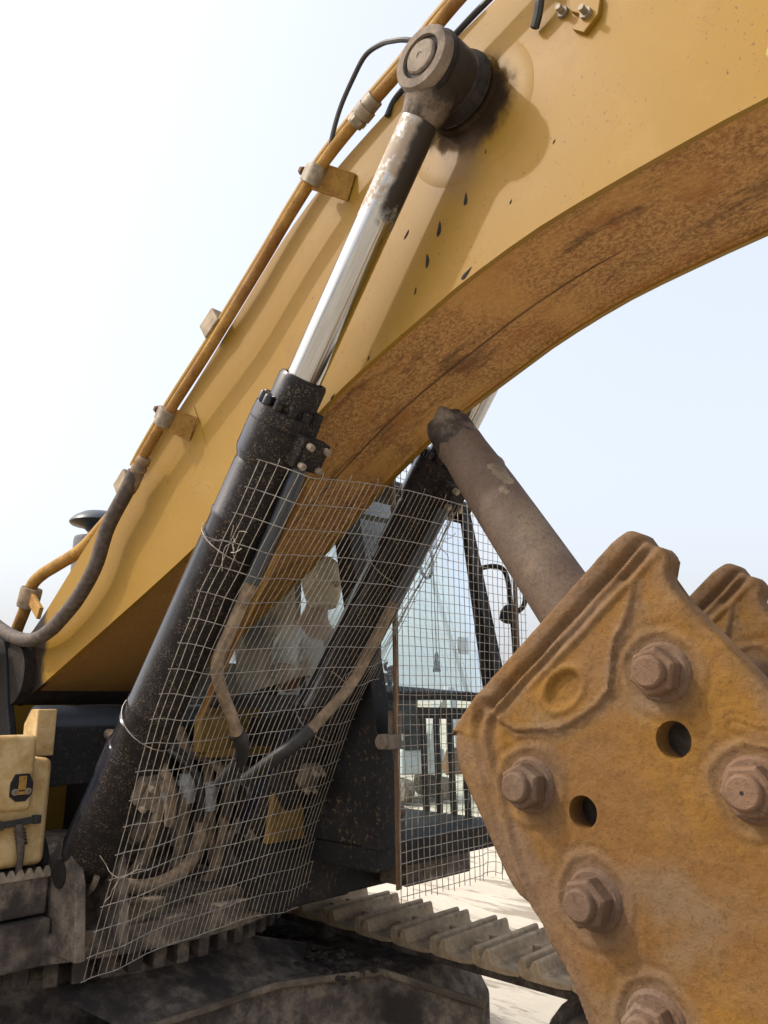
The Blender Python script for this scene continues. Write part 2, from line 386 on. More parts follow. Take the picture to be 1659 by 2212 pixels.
# ------------------------------------------------------------------ ground (the sky is the world)
g = MB(); N = 60
def gz(x, y):
    d = math.hypot(x, y-1)
    return .035*noise.noise(Vector((x*.9, y*.9, 0))) + .10*noise.noise(Vector((x*.13, y*.13, 4)))*min(1, d/9) if d < 45 else 0.
gp = [-900, -300, -120, -60, -40] + [-30+60*i/N for i in range(N+1)] + [40, 60, 120, 300, 900]
n = len(gp)
g.add([(a, b, gz(a, b)-.04) for a in gp for b in gp], [(i*n+j, (i+1)*n+j, (i+1)*n+j+1, i*n+j+1) for i in range(n-1) for j in range(n-1)], 0, True)
tag(g.build('ground', M['ground']), kind='structure')

# ------------------------------------------------------------------ the excavator
EX = empty('excavator', (0, 0, 0))
tag(EX, 'large faded yellow excavator with rusted boom underside, black cab and crawler tracks', 'excavator')

# ---- boom
LOW = [(.36,2.07),(.526,2.147),(1.0,2.37),(1.586,2.652),(1.95,2.865),(2.279,3.055),(2.481,3.152),(2.744,3.250),(2.927,3.315),(3.172,3.376),(3.385,3.405),(3.573,3.424),(3.801,3.439),(4.3,3.44),(5.2,3.36),(6.6,3.12)]
UPP = [(.33,2.36),(.484,2.462),(.80,2.75),(1.207,3.093),(1.465,3.285),(1.72,3.52),(1.939,3.725),(2.12,3.86),(2.303,3.963),(2.50,4.045),(2.693,4.113),(3.045,4.222),(3.5,4.31),(4.2,4.36),(5.2,4.22),(6.6,3.62)]
BB = .283
def bw(x): return BB + .115*min(1, max(0, (2.0-x)/1.7))
def resample(L, n):
    d = [0]
    for a, b in zip(L[:-1], L[1:]): d.append(d[-1] + math.dist(a, b))
    out = []
    for i in range(n):
        t = d[-1]*i/(n-1); k = max(j for j in range(len(d)) if d[j] <= t+1e-9); k = min(k, len(L)-2)
        u = (t-d[k])/(d[k+1]-d[k]); out.append((L[k][0]+(L[k+1][0]-L[k][0])*u, L[k][1]+(L[k+1][1]-L[k][1])*u))
    return out
def smooth2(L, n):
    return [(p.x, p.z) for p in resample_v(spline([(a, 0, b) for a, b in L], 5), n)]
def resample_v(P, n):
    q = resample([(p.x, p.z) for p in P], n); return [Vector((a, 0, b)) for a, b in q]
NB = 64
lo = smooth2(LOW, NB); up = smooth2(UPP, NB)
boom_root = None
for s in (-1, 1):                       # side plates: 20 mm steel
    m = MB(); vs = []
    for (a, b), (c, d) in zip(lo, up):
        yo = s*bw((a+c)/2)
        vs += [(a, yo, b), (c, yo, d), (c, yo-s*.02, d), (a, yo-s*.02, b)]
    fs = []
    for i in range(NB-1):
        o = i*4; p = o+4
        for k in range(4): fs.append((o+k, o+(k+1) % 4, p+(k+1) % 4, p+k))
    fs += [(0, 1, 2, 3), (4*NB-4, 4*NB-1, 4*NB-2, 4*NB-3)]
    m.add(vs, fs, 0)
    if boom_root is None:
        boom_root = m.build('boom', M['boom'], EX)
    else:
        m.build('boom_side_plate', M['boom'], boom_root)
def strip(name, pts, inset, th, mat, dz, parent):
    m = MB(); vs = []
    for i, (a, b) in enumerate(pts):
        p, q = pts[max(i-1, 0)], pts[min(i+1, len(pts)-1)]
        t = Vector((q[0]-p[0], 0, q[1]-p[1])).normalized(); nn = Vector((-t.z, 0, t.x))
        yo = bw(a)-inset; c = Vector((a, 0, b)) + nn*dz
        for yy in (-yo, yo):
            vs.append(c + Vector((0, yy, 0))); vs.append(c + Vector((0, yy, 0)) + nn*th)
    fs = []
    for i in range(len(pts)-1):
        o = i*4; p = o+4
        fs += [(o, o+2, p+2, p), (o+1, p+1, p+3, o+3), (o, p, p+1, o+1), (o+2, o+3, p+3, p+2)]
    fs += [(0, 1, 3, 2), (len(vs)-4, len(vs)-2, len(vs)-1, len(vs)-3)]
    return m.add(vs, fs).build(name, mat, parent)
strip('bottom_plate', lo, .0215, .02, M['under'], .014, boom_root)
strip('top_plate', up, .0215, .02, M['boom'], -.022, boom_root)
# longitudinal weld seam along the middle of the underside and side fillet welds
seam = [Vector((a, .055 - .02*i/10, b)) for i, (a, b) in enumerate(lo) if 1.75 < a < 3.35]
def off_low(i, dz):
    p, q = lo[max(i-1, 0)], lo[min(i+1, NB-1)]
    t = Vector((q[0]-p[0], 0, q[1]-p[1])).normalized(); return Vector((-t.z, 0, t.x))*dz
m = MB(); m.tube([Vector((lo[i][0], .03, lo[i][1])) + off_low(i, .0125) for i in range(NB) if 1.7 < lo[i][0] < 3.3], [.001]+[.003]*(len([i for i in range(NB) if 1.7 < lo[i][0] < 3.3])-3)+[.002,.0008], 6); m.build('weld_seam', M['rustdark'], boom_root)
for s in (-1, 1):
    m = MB(); m.tube([Vector((lo[i][0], s*(bw(lo[i][0])-.024), lo[i][1])) + off_low(i, .013) for i in range(2, NB)], .008, 6); m.build('weld_seam', M['under'], boom_root)
# welded joints across the side plate
def xline(name, pts, r, y=-.2824): 
    m = MB(); m.tube(spline([(a, y - (bw(a)-BB), b) for a, b in pts], 6), r, 8); m.build(name, M['yellow'], boom_root)
xline('weld_line', [(1.56,3.27),(1.64,3.12),(1.72,2.95),(1.80,2.80)], .0014)
ringpts = [(2.96+.235*math.cos(a), 3.87+.235*math.sin(a)) for a in [R(-80+i*9) for i in range(18)]]
m = MB(); m.lathe((2.96,-.2825,3.88), (0,-1,0), [(0,.240),(.0011,.236),(.0012,.20)], 64); m.build('doubler_plate', M['boom'], boom_root)
# doubler round the pin
m = MB(); m.lathe((PIN[0], -.28, PIN[1]), (0,-1,0), [(0,.135),(.012,.132),(.018,.125)], 36); m.build('pin_collar', M['boom'], boom_root)
m = MB(); m.lathe((PIN[0], .28, PIN[1]), (0,1,0), [(0,.135),(.012,.132),(.018,.125)], 36); m.build('pin_collar', M['boom'], boom_root)
m = MB(); m.lathe((.36, -.44, 2.215), (0,1,0), [(0,.14),(.88,.14)], 32); m.build('foot_pin_tube', M['grease'], boom_root)
# oil drips on the side plate: thin flattened blobs of grease
for (x, z, L, a) in [(2.94,3.585,.022,85),(2.835,3.53,.026,80),(2.785,3.44,.024,88),(2.735,3.355,.013,75),(2.70,3.57,.017,50),(2.24,3.35,.012,70),(3.10,3.50,.008,60),(2.46,3.44,.009,40),(3.25,3.62,.007,50),(3.02,3.71,.008,80),(2.935,3.335,.024,35),(2.53,3.19,.010,60),(2.36,3.10,.014,45)]:
    m = MB(); vs = [(0, -.0035, 0)]; k = 16
    for i in range(k):
        an = 2*math.pi*i/k; rr = 1 + .10*math.sin(3*an+x*9)
        px_, pz_ = L*math.cos(an)*rr, L*.30*math.sin(an)*rr*(1-.35*math.cos(an))
        ca, sa = math.cos(R(a)), math.sin(R(a)); vs.append((px_*ca-pz_*sa, -.0006, px_*sa+pz_*ca))
    m.add([(x+p[0], -BB+p[1], z+p[2]) for p in vs], [(0, i+1, (i+1) % k+1) for i in range(k)], 0, True)
    m.build('oil_drip', M['grease'], boom_root)
# small bracket plate, bolts and cable end at the top of the frame
m = MB(); m.prism([(3.29,4.10),(3.33,4.05),(3.335,3.99),(3.36,3.965),(3.355,3.94),(3.335,3.93),(3.37,3.895),(3.415,3.925),(3.425,3.97),(3.41,4.03),(3.40,4.12)], -.30, -.2825)
m.build('bracket', M['boom'], boom_root, .003)
for (x, z) in [(3.305,4.015),(3.383,3.945)]:
    m = MB(); m.lathe((x, -.30 if x > 3.35 else -.283, z), (0,-1,0), [(0,.017),(.012,.017)], 6, smooth=False); m.lathe((x, -.31 if x > 3.35 else -.293, z), (0,-1,0), [(0,.009),(.025,.009)], 10)
    m.build('bolt', M['zinc'], boom_root)
m = MB(); m.tube(spline([(3.26,-.33,4.16),(3.255,-.325,4.08),(3.235,-.31,4.035),(3.215,-.30,4.01)], 5), [.012]*6+[.014]*9+[.007], 8); m.build('cable_end', M['blackhose'], boom_root)
m = MB(); m.prism([(3.818,3.50),(3.813,3.53),(3.806,3.55),(3.815,3.57),(3.83,3.60),(3.85,3.55),(3.84,3.48)], -.2862, -.2828); m.build('paint_mark', M['paintmark'], boom_root)

# ---- hydraulic lines along the boom
TUB = [(3.6,4.36),(3.2,4.265),(3.047,4.215),(2.937,4.172),(2.782,4.10),(2.614,4.035),(2.411,3.941),(2.24,3.82),(2.065,3.675),(1.762,3.419),(1.522,3.227),(1.333,3.056),(1.268,2.988)]
m = MB(); m.tube(spline([(a, -.385-(bw(a)-BB)*.5, b) for a, b in TUB], 5), .0215, 12); line = m.build('boom_tube', M['tubeold'], EX)
def collar(c, d, prof, mat, name='fitting', n=12, parent=line, smooth=True):
    mm = MB(); mm.lathe(c, d, prof, n, smooth=smooth); return mm.build(name, mat, parent)
dT = Vector((2.614-2.411, 0, 4.035-3.941)).normalized()
collar((2.60,-.385,4.028), dT, [(-.05,.029),(-.015,.029),(-.015,.035),(.02,.035),(.02,.03),(.06,.03)], M['zinc'])
collar((2.575,-.385,4.016), dT, [(-.012,.033),(.006,.033)], M['zinc'], n=6, smooth=False)
dH = Vector((1.333-1.22, 0, 3.056-2.94)).normalized()
collar((1.345,-.40,3.062), -dH, [(-.02,.028),(.012,.031),(.02,.026),(.034,.033),(.046,.033),(.05,.027),(.062,.032),(.12,.034),(.15,.032)], M['tan'])
HOS = [(1.30,3.02),(1.24,2.945),(1.119,2.81),(1.048,2.655),(.93,2.53),(.812,2.452),(.70,2.395),(.558,2.365),(.38,2.385),(.18,2.45),(-.1,2.56),(-.5,2.62)]
m = MB(); m.tube(spline([(a, -.405-.05*max(0, 1.3-a), b) for a, b in HOS], 6), .032, 12); m.build('hydraulic_hose', M['hose'], EX)
def clamp(cx, cz, bx, bz):
    y = -.385-(bw(cx)-BB)*.5
    mm = MB(); d = Vector((bx-cx, 0, bz-cz)).normalized()
    mm.bar((cx, y, cz), (bx, -BB-.002-(bw(bx)-BB), bz), .10, .012, (0,-1,0)); b_ = mm.build('clamp_bracket', M['tubeold'], EX, .003)
    nn = Vector((.62, 0, .785)); pp = Vector((-.785, 0, .62))
    mm = MB(); mm.lathe(Vector((cx, y, cz))-nn*.035, nn, [(0,.034),(.07,.034)], 16); mm.box(Vector((cx, y, cz))+pp*.035, (.06,.03,.055), Matrix.Rotation(R(-52), 3, 'Y')); mm.build('clamp', M['zinc'], b_, .003)
    mm = MB(); mm.lathe(Vector((cx, y, cz))+pp*.05, pp, [(0,.009),(.03,.009),(.03,.016),(.045,.016)], 6, smooth=False); mm.build('bolt', M['rustdark'], b_)
clamp(2.36, 3.905, 2.445, 3.868); clamp(1.50, 3.208, 1.575, 3.165)
# second pair of tubes on the top plate, with their saddle blocks
m = MB()
m.tube(spline([(a-.068, -.33-(bw(a)-BB)*.6, b+.088) for a, b in TUB[2:]], 5), .02, 10); ln2 = m.build('boom_tube', M['yellow'], EX)
m = MB(); m.tube([(x, .12, z+.06) for x, z in up[4:58]], .022, 10); m.build('boom_tube', M['yellow'], EX)
for (x, z, k) in ((1.755,3.535,20), (1.145,2.985,12)):
    m = MB(); m.box((x-.045, -.335, z+.035), (.10,.06,.085), Matrix.Rotation(-math.atan2(up[k+1][1]-up[k][1], up[k+1][0]-up[k][0]), 3, 'Y')); m.build('saddle_block', M['saddle'], ln2, .006)
m = MB(); m.tube(spline([(3.4,-.27,4.33),(3.05,-.27,4.265),(2.8,-.275,4.175),(2.66,-.28,4.125),(2.62,-.29,4.06)], 5), .011, 8); m.build('thin_hose', M['blackhose'], EX)
# grease hose from the pin to the clamp
m = MB(); m.tube(spline([(2.93,-.44,4.05),(2.86,-.46,4.095),(2.805,-.46,4.128),(2.74,-.45,4.165),(2.66,-.44,4.18),(2.577,-.42,4.145),(2.51,-.41,4.08),(2.462,-.40,4.0),(2.44,-.39,3.945)], 6), .0085, 8); m.build('grease_hose', M['blackhose'], EX)
# yellow return tube at the boom foot
YL = [(1.05,2.965),(.86,2.87),(.681,2.785),(.45,2.735),(.307,2.705),(.215,2.665),(.185,2.60),(.15,2.53),(.095,2.45),(.05,2.36)]
m = MB(); m.tube(spline([(a, -.30-.03*(1-a), b) for a, b in YL], 6), .03, 12); lt = m.build('foot_tube', M['tubeold'], EX)
m = MB(); m.lathe((.215,-.325,2.645), (-.35,0,-.93), [(0,.05),(.012,.053),(.085,.053),(.1,.05)], 20); m.build('clamp', M['tan'], lt)
m = MB(); m.bar((.22,-.33,2.60), (.42,-.36,2.50), .06, .02, (0,1,0)); m.build('clamp_bracket', M['tubeold'], lt, .004)

# ---- boom cylinders
CY = .41; U = Vector((-.591, 0, -.806)).normalized(); FN = Vector((.806, 0, -.591)).normalized()
P0 = Vector((2.965, 0, 3.955))
def on(t, s, f=0., y=0.): return P0 + U*t + FN*f + Vector((0, s*CY + y, 0))
for s in (-1, 1):
    o0 = on(0, s)
    m = MB()
    # barrel
    m.lathe(on(1.34, s), U, [(0,.098),(.02,.104),(.20,.104),(.205,.107),(.22,.107),(.225,.104),(.98,.104),(.985,.107),(1.0,.107),(1.005,.104),(1.06,.104),(1.065,.108),(1.08,.108),(1.085,.105),(1.18,.105),(1.182,.113),(1.30,.113),(1.302,.107),(1.52,.110),(1.64,.112),(1.69,.104),(1.725,.082),(1.745,.05)], 40)
    cyl = m.build('boom_cylinder', M['cyl'], EX)
    m = MB(); m.lathe(on(.06, s), U, [(0,.060),(1.02,.060)], 32); m.build('piston_rod', M['chrome'], cyl)
    # head flange with its ring of cap screws
    m = MB(); m.lathe(on(1.145, s), U, [(0,.098),(.004,.115),(.05,.117),(.052,.114),(.056,.114),(.058,.117),(.165,.117),(.175,.115),(.20,.104)], 40); m.build('head_flange', M['cyl'], cyl)
    m = MB(); m.lathe(on(1.025, s), U, [(0,.066),(0,.078),(.012,.083),(.125,.083)], 32, caps=False); m.build('gland_sleeve', M['cyl'], cyl)
    y3 = Vector((0, 1, 0))
    for k in range(12):
        an = 2*math.pi*k/12
        c = on(1.145, s) + (FN*math.cos(an) + y3*math.sin(an))*.097
        mm = MB(); mm.lathe(c, -U, [(-.002,.0165),(.027,.0165),(.030,.0145),(.030,.008),(.018,.008)], 10); mm.build('cap_screw', M['cyl'], cyl)
    # port block with four bolts on the front
    Mx = Matrix((FN, y3, -U)).transposed()
    yy = .035*(1 if s < 0 else -1)
    m = MB(); m.box(on(1.235, s, .135, yy), (.055,.115,.105), Mx); m.box(on(1.235, s, .165, yy), (.02,.085,.085), Mx); pb = m.build('port_block', M['cyl'], cyl, .006)
    for a in (-1, 1):
        for b in (-1, 1):
            mm = MB(); mm.lathe(on(1.235+.034*a, s, .168, yy+.035*b), FN, [(0,.012),(.02,.012),(.022,.010)], 10); mm.build('bolt', M['zinc'], cyl)
    # steel line down the front of the barrel
    sy = .03*(1 if s < 0 else -1)
    pts = [on(1.29, s, .13, yy), on(1.36, s, .135, yy), on(1.5, s, .135, yy+sy*.2), on(1.72, s, .135, yy+sy*.4), on(1.9, s, .138, yy+sy*.5), on(2.02, s, .14, yy+sy*.6), on(2.08, s, .15, yy+sy*1.1), on(2.15, s, .17, yy+sy*2.6), on(2.24, s, .19, yy+sy*5), on(2.30, s, .20, yy+sy*6.5)]
    m = MB(); m.tube(spline(pts[:4], 6), .026, 10); m.build('steel_line', M['greyblack'], cyl)
    m = MB(); m.tube(spline(pts[3:], 6), .023, 10); m.build('steel_line', M['tan'], cyl)
    e0 = pts[-1]; m = MB(); m.tube(spline([e0, e0+Vector((-.03,-s*.05,-.05)), e0+Vector((-.12,-s*.10,-.12)), e0+Vector((-.25,-s*.12,-.20))], 5), .028, 10); m.build('hose_elbow', M['blackhose'], cyl)
    if s < 0: m = MB(); m.tube(spline([on(1.32, s, .11, yy*3.1), on(1.7, s, .115, yy*3.1), on(2.1, s, .115, yy*3.1), on(2.3, s, .12, yy*3.1)], 5), .014, 8); m.build('steel_line', M['tubeold'], cyl)
    # rod eye, pin and retaining ring
    yb = s*(BB+.022)
    m = MB(); m.lathe((P0.x-.02, yb, P0.z), (0, s, 0), [(0,.118),(.02,.114),(.05,.104),(.06,.108),(.13,.107),(.14,.101),(.152,.100)], 40)
    m.lathe(on(.03, s), U, [(0,.085),(.05,.082),(.085,.074),(.115,.066),(.135,.0615)], 28); eye = m.build('rod_eye', M['mudboss'], cyl)
    m = MB(); m.lathe((P0.x-.02, yb+s*.15, P0.z), (0, s, 0), [(0,.094),(.004,.094),(.008,.101),(.035,.099),(.042,.094),(.043,.068),(.03,.066)], 40); m.build('pin_cap', M['capmud'], cyl)
    m = MB(); m.lathe((P0.x-.02, yb+s*.15, P0.z), (0, s, 0), [(.02,.067),(.033,.067)], 32); m.build('grease_ring', M['grease'], cyl)
    m = MB(); m.lathe((P0.x-.02, yb+s*.15, P0.z), (0, s, 0), [(.02,.053),(.040,.053),(.046,.048),(.047,.012),(.044,.008)], 32); m.build('pin_end', M['capmud'], cyl)
    m = MB(); m.lathe((P0.x-.02, yb+s*.138, P0.z), (0, s, 0), [(0,.104),(.006,.109),(.014,.108),(.02,.098)], 40); m.build('grease_ring', M['grease'], cyl)
    m = MB(); c = Vector((P0.x-.02, yb+s*.10, P0.z)) + U*.10 + FN*.02
    m.lathe(c, (U*.8+FN*.5+Vector((0, s*.4, 0))), [(0,.034),(.015,.032),(.03,.025),(.045,.022),(.05,.012)], 12); m.build('grease_plug', M['grease'], cyl)
    m = MB(); m.lathe((P0.x-.02, yb+s*.012, P0.z), (0, s, 0), [(0,.124),(.010,.122),(.022,.117),(.03,.108)], 40); m.build('grease_ring', M['grease'], cyl)
    # lower port with its bolted flange, foot lugs
    m = MB(); m.box(on(2.60, s, .128, .02*-s), (.05,.09,.10), Mx); m.box(on(2.60, s, .158, .02*-s), (.02,.06,.125), Mx); m.build('port_block', M['mud'], cyl, .008)
    for a in (-1, 1):
        for b in (-1, 1):
            mm = MB(); mm.lathe(on(2.60+.045*a, s, .165, .02*-s+.02*b), FN, [(0,.012),(.018,.012),(.02,.010)], 6, smooth=False); mm.build('bolt', M['zinc'], cyl)
    m = MB(); m.tube([on(3.03, s) + (FN*math.cos(R(a)) + U*math.sin(R(a))*.9 )*.125 + Vector((0, -.02, 0)) for a in range(-15, 196, 15)], .012, 8); m.build('foot_rim', M['mud'], cyl)
    for b in (-.085, .085):
        m = MB(); m.prism([(1.02,1.20),(1.34,1.20),(1.30,1.45),(1.24,1.56),(1.14,1.58),(1.06,1.50)], s*CY+b-.02, s*CY+b+.02); m.build('foot_lug', M['grime'], EX, .006)
    m = MB(); m.lathe((1.17, s*CY-.11, 1.47), (0,1,0), [(0,.05),(.22,.05)], 20); m.build('foot_pin', M['grease'], EX)
    # bent wire round the barrel that ties the mesh on
    for t0, t1 in ((1.62, 1.72), (2.36, 2.52)):
        pts = []
        for k in range(0, 23):
            a = R(150 - k*14); rr = .110; t = t0 + (t1-t0)*k/22
            pts.append(on(t, s) + FN*math.cos(a)*rr + Vector((0, math.sin(a)*rr*(-s) if s > 0 else -math.sin(a)*rr, 0)))
        mm = MB(); mm.tube(pts, .0022, 5); mm.build('tie_wire', M['wire2'], cyl)
# ------------------------------------------------------------------ hydraulic breaker folded under the boom
BR = empty('hydraulic_breaker', (3.5, 0, .9))
tag(BR, 'rusty ochre hydraulic breaker with bolted side plates and worn chisel pointing up', 'breaker')
def bbuild(mb, name, mat, parent=None, bevel=0, seg=2):
    o = mb.build(name, mat, parent or BR, bevel, seg)
    if parent is None or parent is BR: o.matrix_parent_inverse = Matrix.Translation((-3.5, 0, -.9))
    return o
OUT = [(3.365,2.452),(3.407,2.474),(3.436,2.464),(3.452,2.438),(3.480,2.428),(3.496,2.400),(3.486,2.362),(3.516,2.311),(3.60,2.21),(3.672,2.121),(3.9,1.83),(4.12,1.56),(4.10,1.1),(3.95,.78),(3.60,.70),(3.40,1.10),(3.236,1.43),(3.192,1.513),(3.149,1.573),(3.122,1.616),(3.062,1.649),(3.025,1.693),(2.985,1.755),(2.949,1.819),(2.915,1.875),(2.89,1.925),(2.878,1.975),(2.880,2.012),(2.896,2.045)]
HOLES = [circle(3.473,2.018,.0385,20), circle(3.251,1.855,.0355,20)]
rid = [(3.425,2.410),(3.30,2.311),(3.15,2.190),(3.014,2.082)]
edge = [(2.90,2.052),(3.03,2.163),(3.20,2.310),(3.365,2.452),(3.385,2.466),(3.409,2.470)]
# worn cast side plates: one relief mesh (ribs, grooves, gusset, dished bolt seats), used for both plates
import numpy as np
def seg_dist(px_, pz_, poly, closed=True):
    best = np.full(px_.shape, 1e9); bx_ = np.zeros_like(px_); bz_ = np.zeros_like(px_)
    n_ = len(poly)
    for i in range(n_ if closed else n_-1):
        ax, az = poly[i]; cx, cz = poly[(i+1) % n_]; dx, dz = cx-ax, cz-az
        t = np.clip(((px_-ax)*dx+(pz_-az)*dz)/(dx*dx+dz*dz), 0, 1); qx, qz = ax+t*dx, az+t*dz
        d = np.hypot(px_-qx, pz_-qz); k = d < best
        best = np.where(k, d, best); bx_ = np.where(k, qx, bx_); bz_ = np.where(k, qz, bz_)
    return best, bx_, bz_
def inside(px_, pz_, poly):
    r_ = np.zeros(px_.shape, bool); n_ = len(poly)
    for i in range(n_):
        ax, az = poly[i]; cx, cz = poly[(i+1) % n_]
        with np.errstate(divide='ignore', invalid='ignore'):
            k = ((az > pz_) != (cz > pz_)) & (px_ < (cx-ax)*(pz_-az)/(cz-az+1e-12)+ax)
        r_ ^= k
    return r_
def vnoise(x, z, s, seed):
    rs = np.random.RandomState(seed); T = rs.rand(64, 64)
    u, v = x*s, z*s; i, j = np.floor(u).astype(int), np.floor(v).astype(int); f, g_ = u-i, v-j
    f = f*f*(3-2*f); g_ = g_*g_*(3-2*g_); a = T[i % 64, j % 64]; b = T[(i+1) % 64, j % 64]; c = T[i % 64, (j+1) % 64]; d = T[(i+1) % 64, (j+1) % 64]
    return (a*(1-f)+b*f)*(1-g_)+(c*(1-f)+d*f)*g_-.5
gs_ = .0052
OUTS = [(p.x, p.z) for p in spline([(a, 0, b) for a, b in OUT+[OUT[0]]], 3)][:-1]
gx_ = np.arange(2.86, 4.14, gs_); gz_ = np.arange(.68, 2.49, gs_)
PX, PZ = np.meshgrid(gx_, gz_, indexing='ij')
D, QX, QZ = seg_dist(PX, PZ, OUTS); IN = inside(PX, PZ, OUTS)
HC = [(3.473,2.018,.0385),(3.251,1.855,.0355)]
keep = IN.copy(); SX, SZ = PX.copy(), PZ.copy()
for (hx, hz, hr) in HC:
    rr0 = np.hypot(PX-hx, PZ-hz); keep &= rr0 > hr-gs_*.72
    nr = (rr0 < hr+gs_*.3) & keep; k = hr/np.maximum(rr0, 1e-6); SX = np.where(nr, hx+(PX-hx)*k, SX); SZ = np.where(nr, hz+(PZ-hz)*k, SZ)
snap = IN & (D < gs_*.3); SX = np.where(snap, QX, SX); SZ = np.where(snap, QZ, SZ)
rim = (~IN) & (D < gs_*.74); keep |= rim; SX = np.where(rim, QX, SX); SZ = np.where(rim, QZ, SZ)
D2, qx2, qz2 = seg_dist(SX, SZ, OUTS)
left = np.clip((3.16-qx2)/.08, 0, 1)*np.clip((2.06-qz2)/.05, 0, 1)*np.clip((qz2-1.55)/.1, 0, 1)
re_ = .010+.055*left; dep = .009+.022*left
tt = np.clip(1-D2/re_, 0, 1); Hh = -dep*(1-np.sqrt(np.clip(1-tt*tt, 0, 1)))
A_ = np.array((2.90,2.052)); B_ = np.array((3.40,2.480)); L_e = np.hypot(*(B_-A_)); de = (B_-A_)/L_e; ne = np.array((de[1], -de[0]))
S_ = (SX-A_[0])*de[0]+(SZ-A_[1])*de[1]; E_ = (SX-A_[0])*ne[0]+(SZ-A_[1])*ne[1]+.005*vnoise(SX, SZ, 14, 2)
al = np.clip((S_-.06)/.07, 0, 1)*np.clip((L_e+.03-S_)/.05, 0, 1); al2 = np.clip((S_-.02)/.06, 0, 1)*np.clip((L_e+.05-S_)/.05, 0, 1)
g1 = lambda c, w_: np.exp(-((E_-c)/w_)**2)
Hh += al2*.012*(1/(1+np.exp((E_-.040)/.003))) + al*(.010*g1(.066,.0065) - .007*g1(.052,.005) - .005*g1(.080,.005)) + np.clip((S_-.20)/.08, 0, 1)*al*.008*g1(.096,.0075)
GP = [(3.418,2.352),(3.404,2.300),(3.388,2.262),(3.362,2.222),(3.352,2.170),(3.343,2.118),(3.312,2.085),(3.272,2.060),(3.235,2.040),(3.199,2.028),(3.14,2.026),(3.085,2.022),(3.03,2.050),(3.012,2.070),(3.16,2.190),(3.38,2.365)]
Dg, _, _ = seg_dist(SX, SZ, GP); Ig = inside(SX, SZ, GP); sg = np.where(Ig, Dg, -Dg)+.004*vnoise(SX, SZ, 30, 5)
Dw, _, _ = seg_dist(SX, SZ, GP[:13], False)
Hh += .010/(1+np.exp(-sg/.0022)) + .004*np.exp(-((Dw-.006)/.008)**2)*(.7+1.2*vnoise(SX, SZ, 80, 8)) - .003*np.exp(-((Dw+.0)/.004)**2)
ca, sa = math.cos(R(38)), math.sin(R(38)); ou = ((SX-3.223)*ca+(SZ-2.123)*sa)/.050; ov = (-(SX-3.223)*sa+(SZ-2.123)*ca)/.034; oo = np.hypot(ou, ov)
Hh += -.013/(1+np.exp((oo-.92)/.05)) + .005*np.exp(-((oo-1.25)/.2)**2)
BT = [(3.458,2.157),(3.116,1.903),(3.628,1.929),(3.266,1.676),(3.388,1.463)]
wear = np.zeros_like(SX)
for (bx0, bz0) in BT:
    r0 = np.hypot(SX-bx0, SZ-bz0)*(1+.12*vnoise(SX, SZ, 22, 3)); Hh += -.004/(1+np.exp((r0-.078)/.005)) + .0025*np.exp(-((r0-.088)/.006)**2) - .002*np.exp(-((r0-.106)/.008)**2)
    wear = np.maximum(wear, np.clip((.125-r0)/.05, 0, 1)*.8)
IP = [(3.003,2.066),(2.990,2.010),(3.0,1.95),(3.026,1.878),(3.045,1.80),(3.068,1.728),(3.116,1.630),(3.17,1.526),(3.231,1.433),(3.40,1.12)]
Di, qi, _ = seg_dist(SX, SZ, IP, False)
Hh += .009*np.exp(-((Di)/.011)**2) - .004*np.exp(-((Di-.022)/.009)**2) + .004*np.exp(-((Di-.045)/.010)**2)*np.clip((3.12-SX)/.05, 0, 1)
# flow-like weld scar above the right bolt
Ds, _, _ = seg_dist(SX, SZ, [(3.60,2.045),(3.64,2.03),(3.70,2.03),(3.76,2.0)], False); Hh += .002*np.sin(Ds*380)*np.exp(-(Ds/.03)**2)
wear = np.maximum(wear, np.clip((.115-E_)/.03, 0, 1)*np.clip((S_+.05)/.1, 0, 1)*.75); wear = np.maximum(wear, np.clip(1.15-Di/.07, 0, 1)*.75)
wear = np.maximum(wear, left*np.clip((.13-D2)/.03, 0, 1)); wear = np.maximum(wear, np.clip((.06-D2)/.05, 0, 1)*.6); wear = np.maximum(wear, np.exp(-(Dw/.018)**2)*.7)
wear = np.clip(wear + .5*vnoise(SX, SZ, 7, 11) + .4*vnoise(SX, SZ, 24, 12), 0, 1)
Hh += .0035*vnoise(SX, SZ, 5, 21) + .0018*vnoise(SX, SZ, 16, 22) + .0013*vnoise(SX, SZ, 60, 23) + .0009*vnoise(SX, SZ, 130, 24)
idx = -np.ones(PX.shape, int); idx[keep] = np.arange(keep.sum())
me = bpy.data.meshes.new('side_plate')
VV = np.stack([SX[keep], -.33-Hh[keep], SZ[keep]], 1)
c00, c10, c11, c01 = idx[:-1, :-1], idx[1:, :-1], idx[1:, 1:], idx[:-1, 1:]
F4 = np.stack([c00, c10, c11, c01], -1).reshape(-1, 4); nk = (F4 >= 0).sum(1)
F3 = [[v for v in r_ if v >= 0] for r_ in F4[nk == 3].tolist()]
me.from_pydata(VV.tolist(), [], F4[nk == 4].tolist() + F3); me.update()
at = me.attributes.new('wear', 'FLOAT', 'POINT'); at.data.foreach_set('value', wear[keep].astype(np.float32))
bm = bmesh.new(); bm.from_mesh(me)
bmesh.ops.remove_doubles(bm, verts=bm.verts[:], dist=2e-4)
be_ = [e for e in bm.edges if e.is_boundary]
ex = bmesh.ops.extrude_edge_only(bm, edges=be_)
for v in [q for q in ex['geom'] if isinstance(q, bmesh.types.BMVert)]: v.co.y = -.272
bmesh.ops.recalc_face_normals(bm, faces=bm.faces[:])
for f in bm.faces: f.smooth = True
for e in bm.edges:
    if len(e.link_faces) == 2 and e.calc_face_angle() > R(50): e.smooth = False
bm.to_mesh(me); bm.free(); me.materials.append(M['plate'])
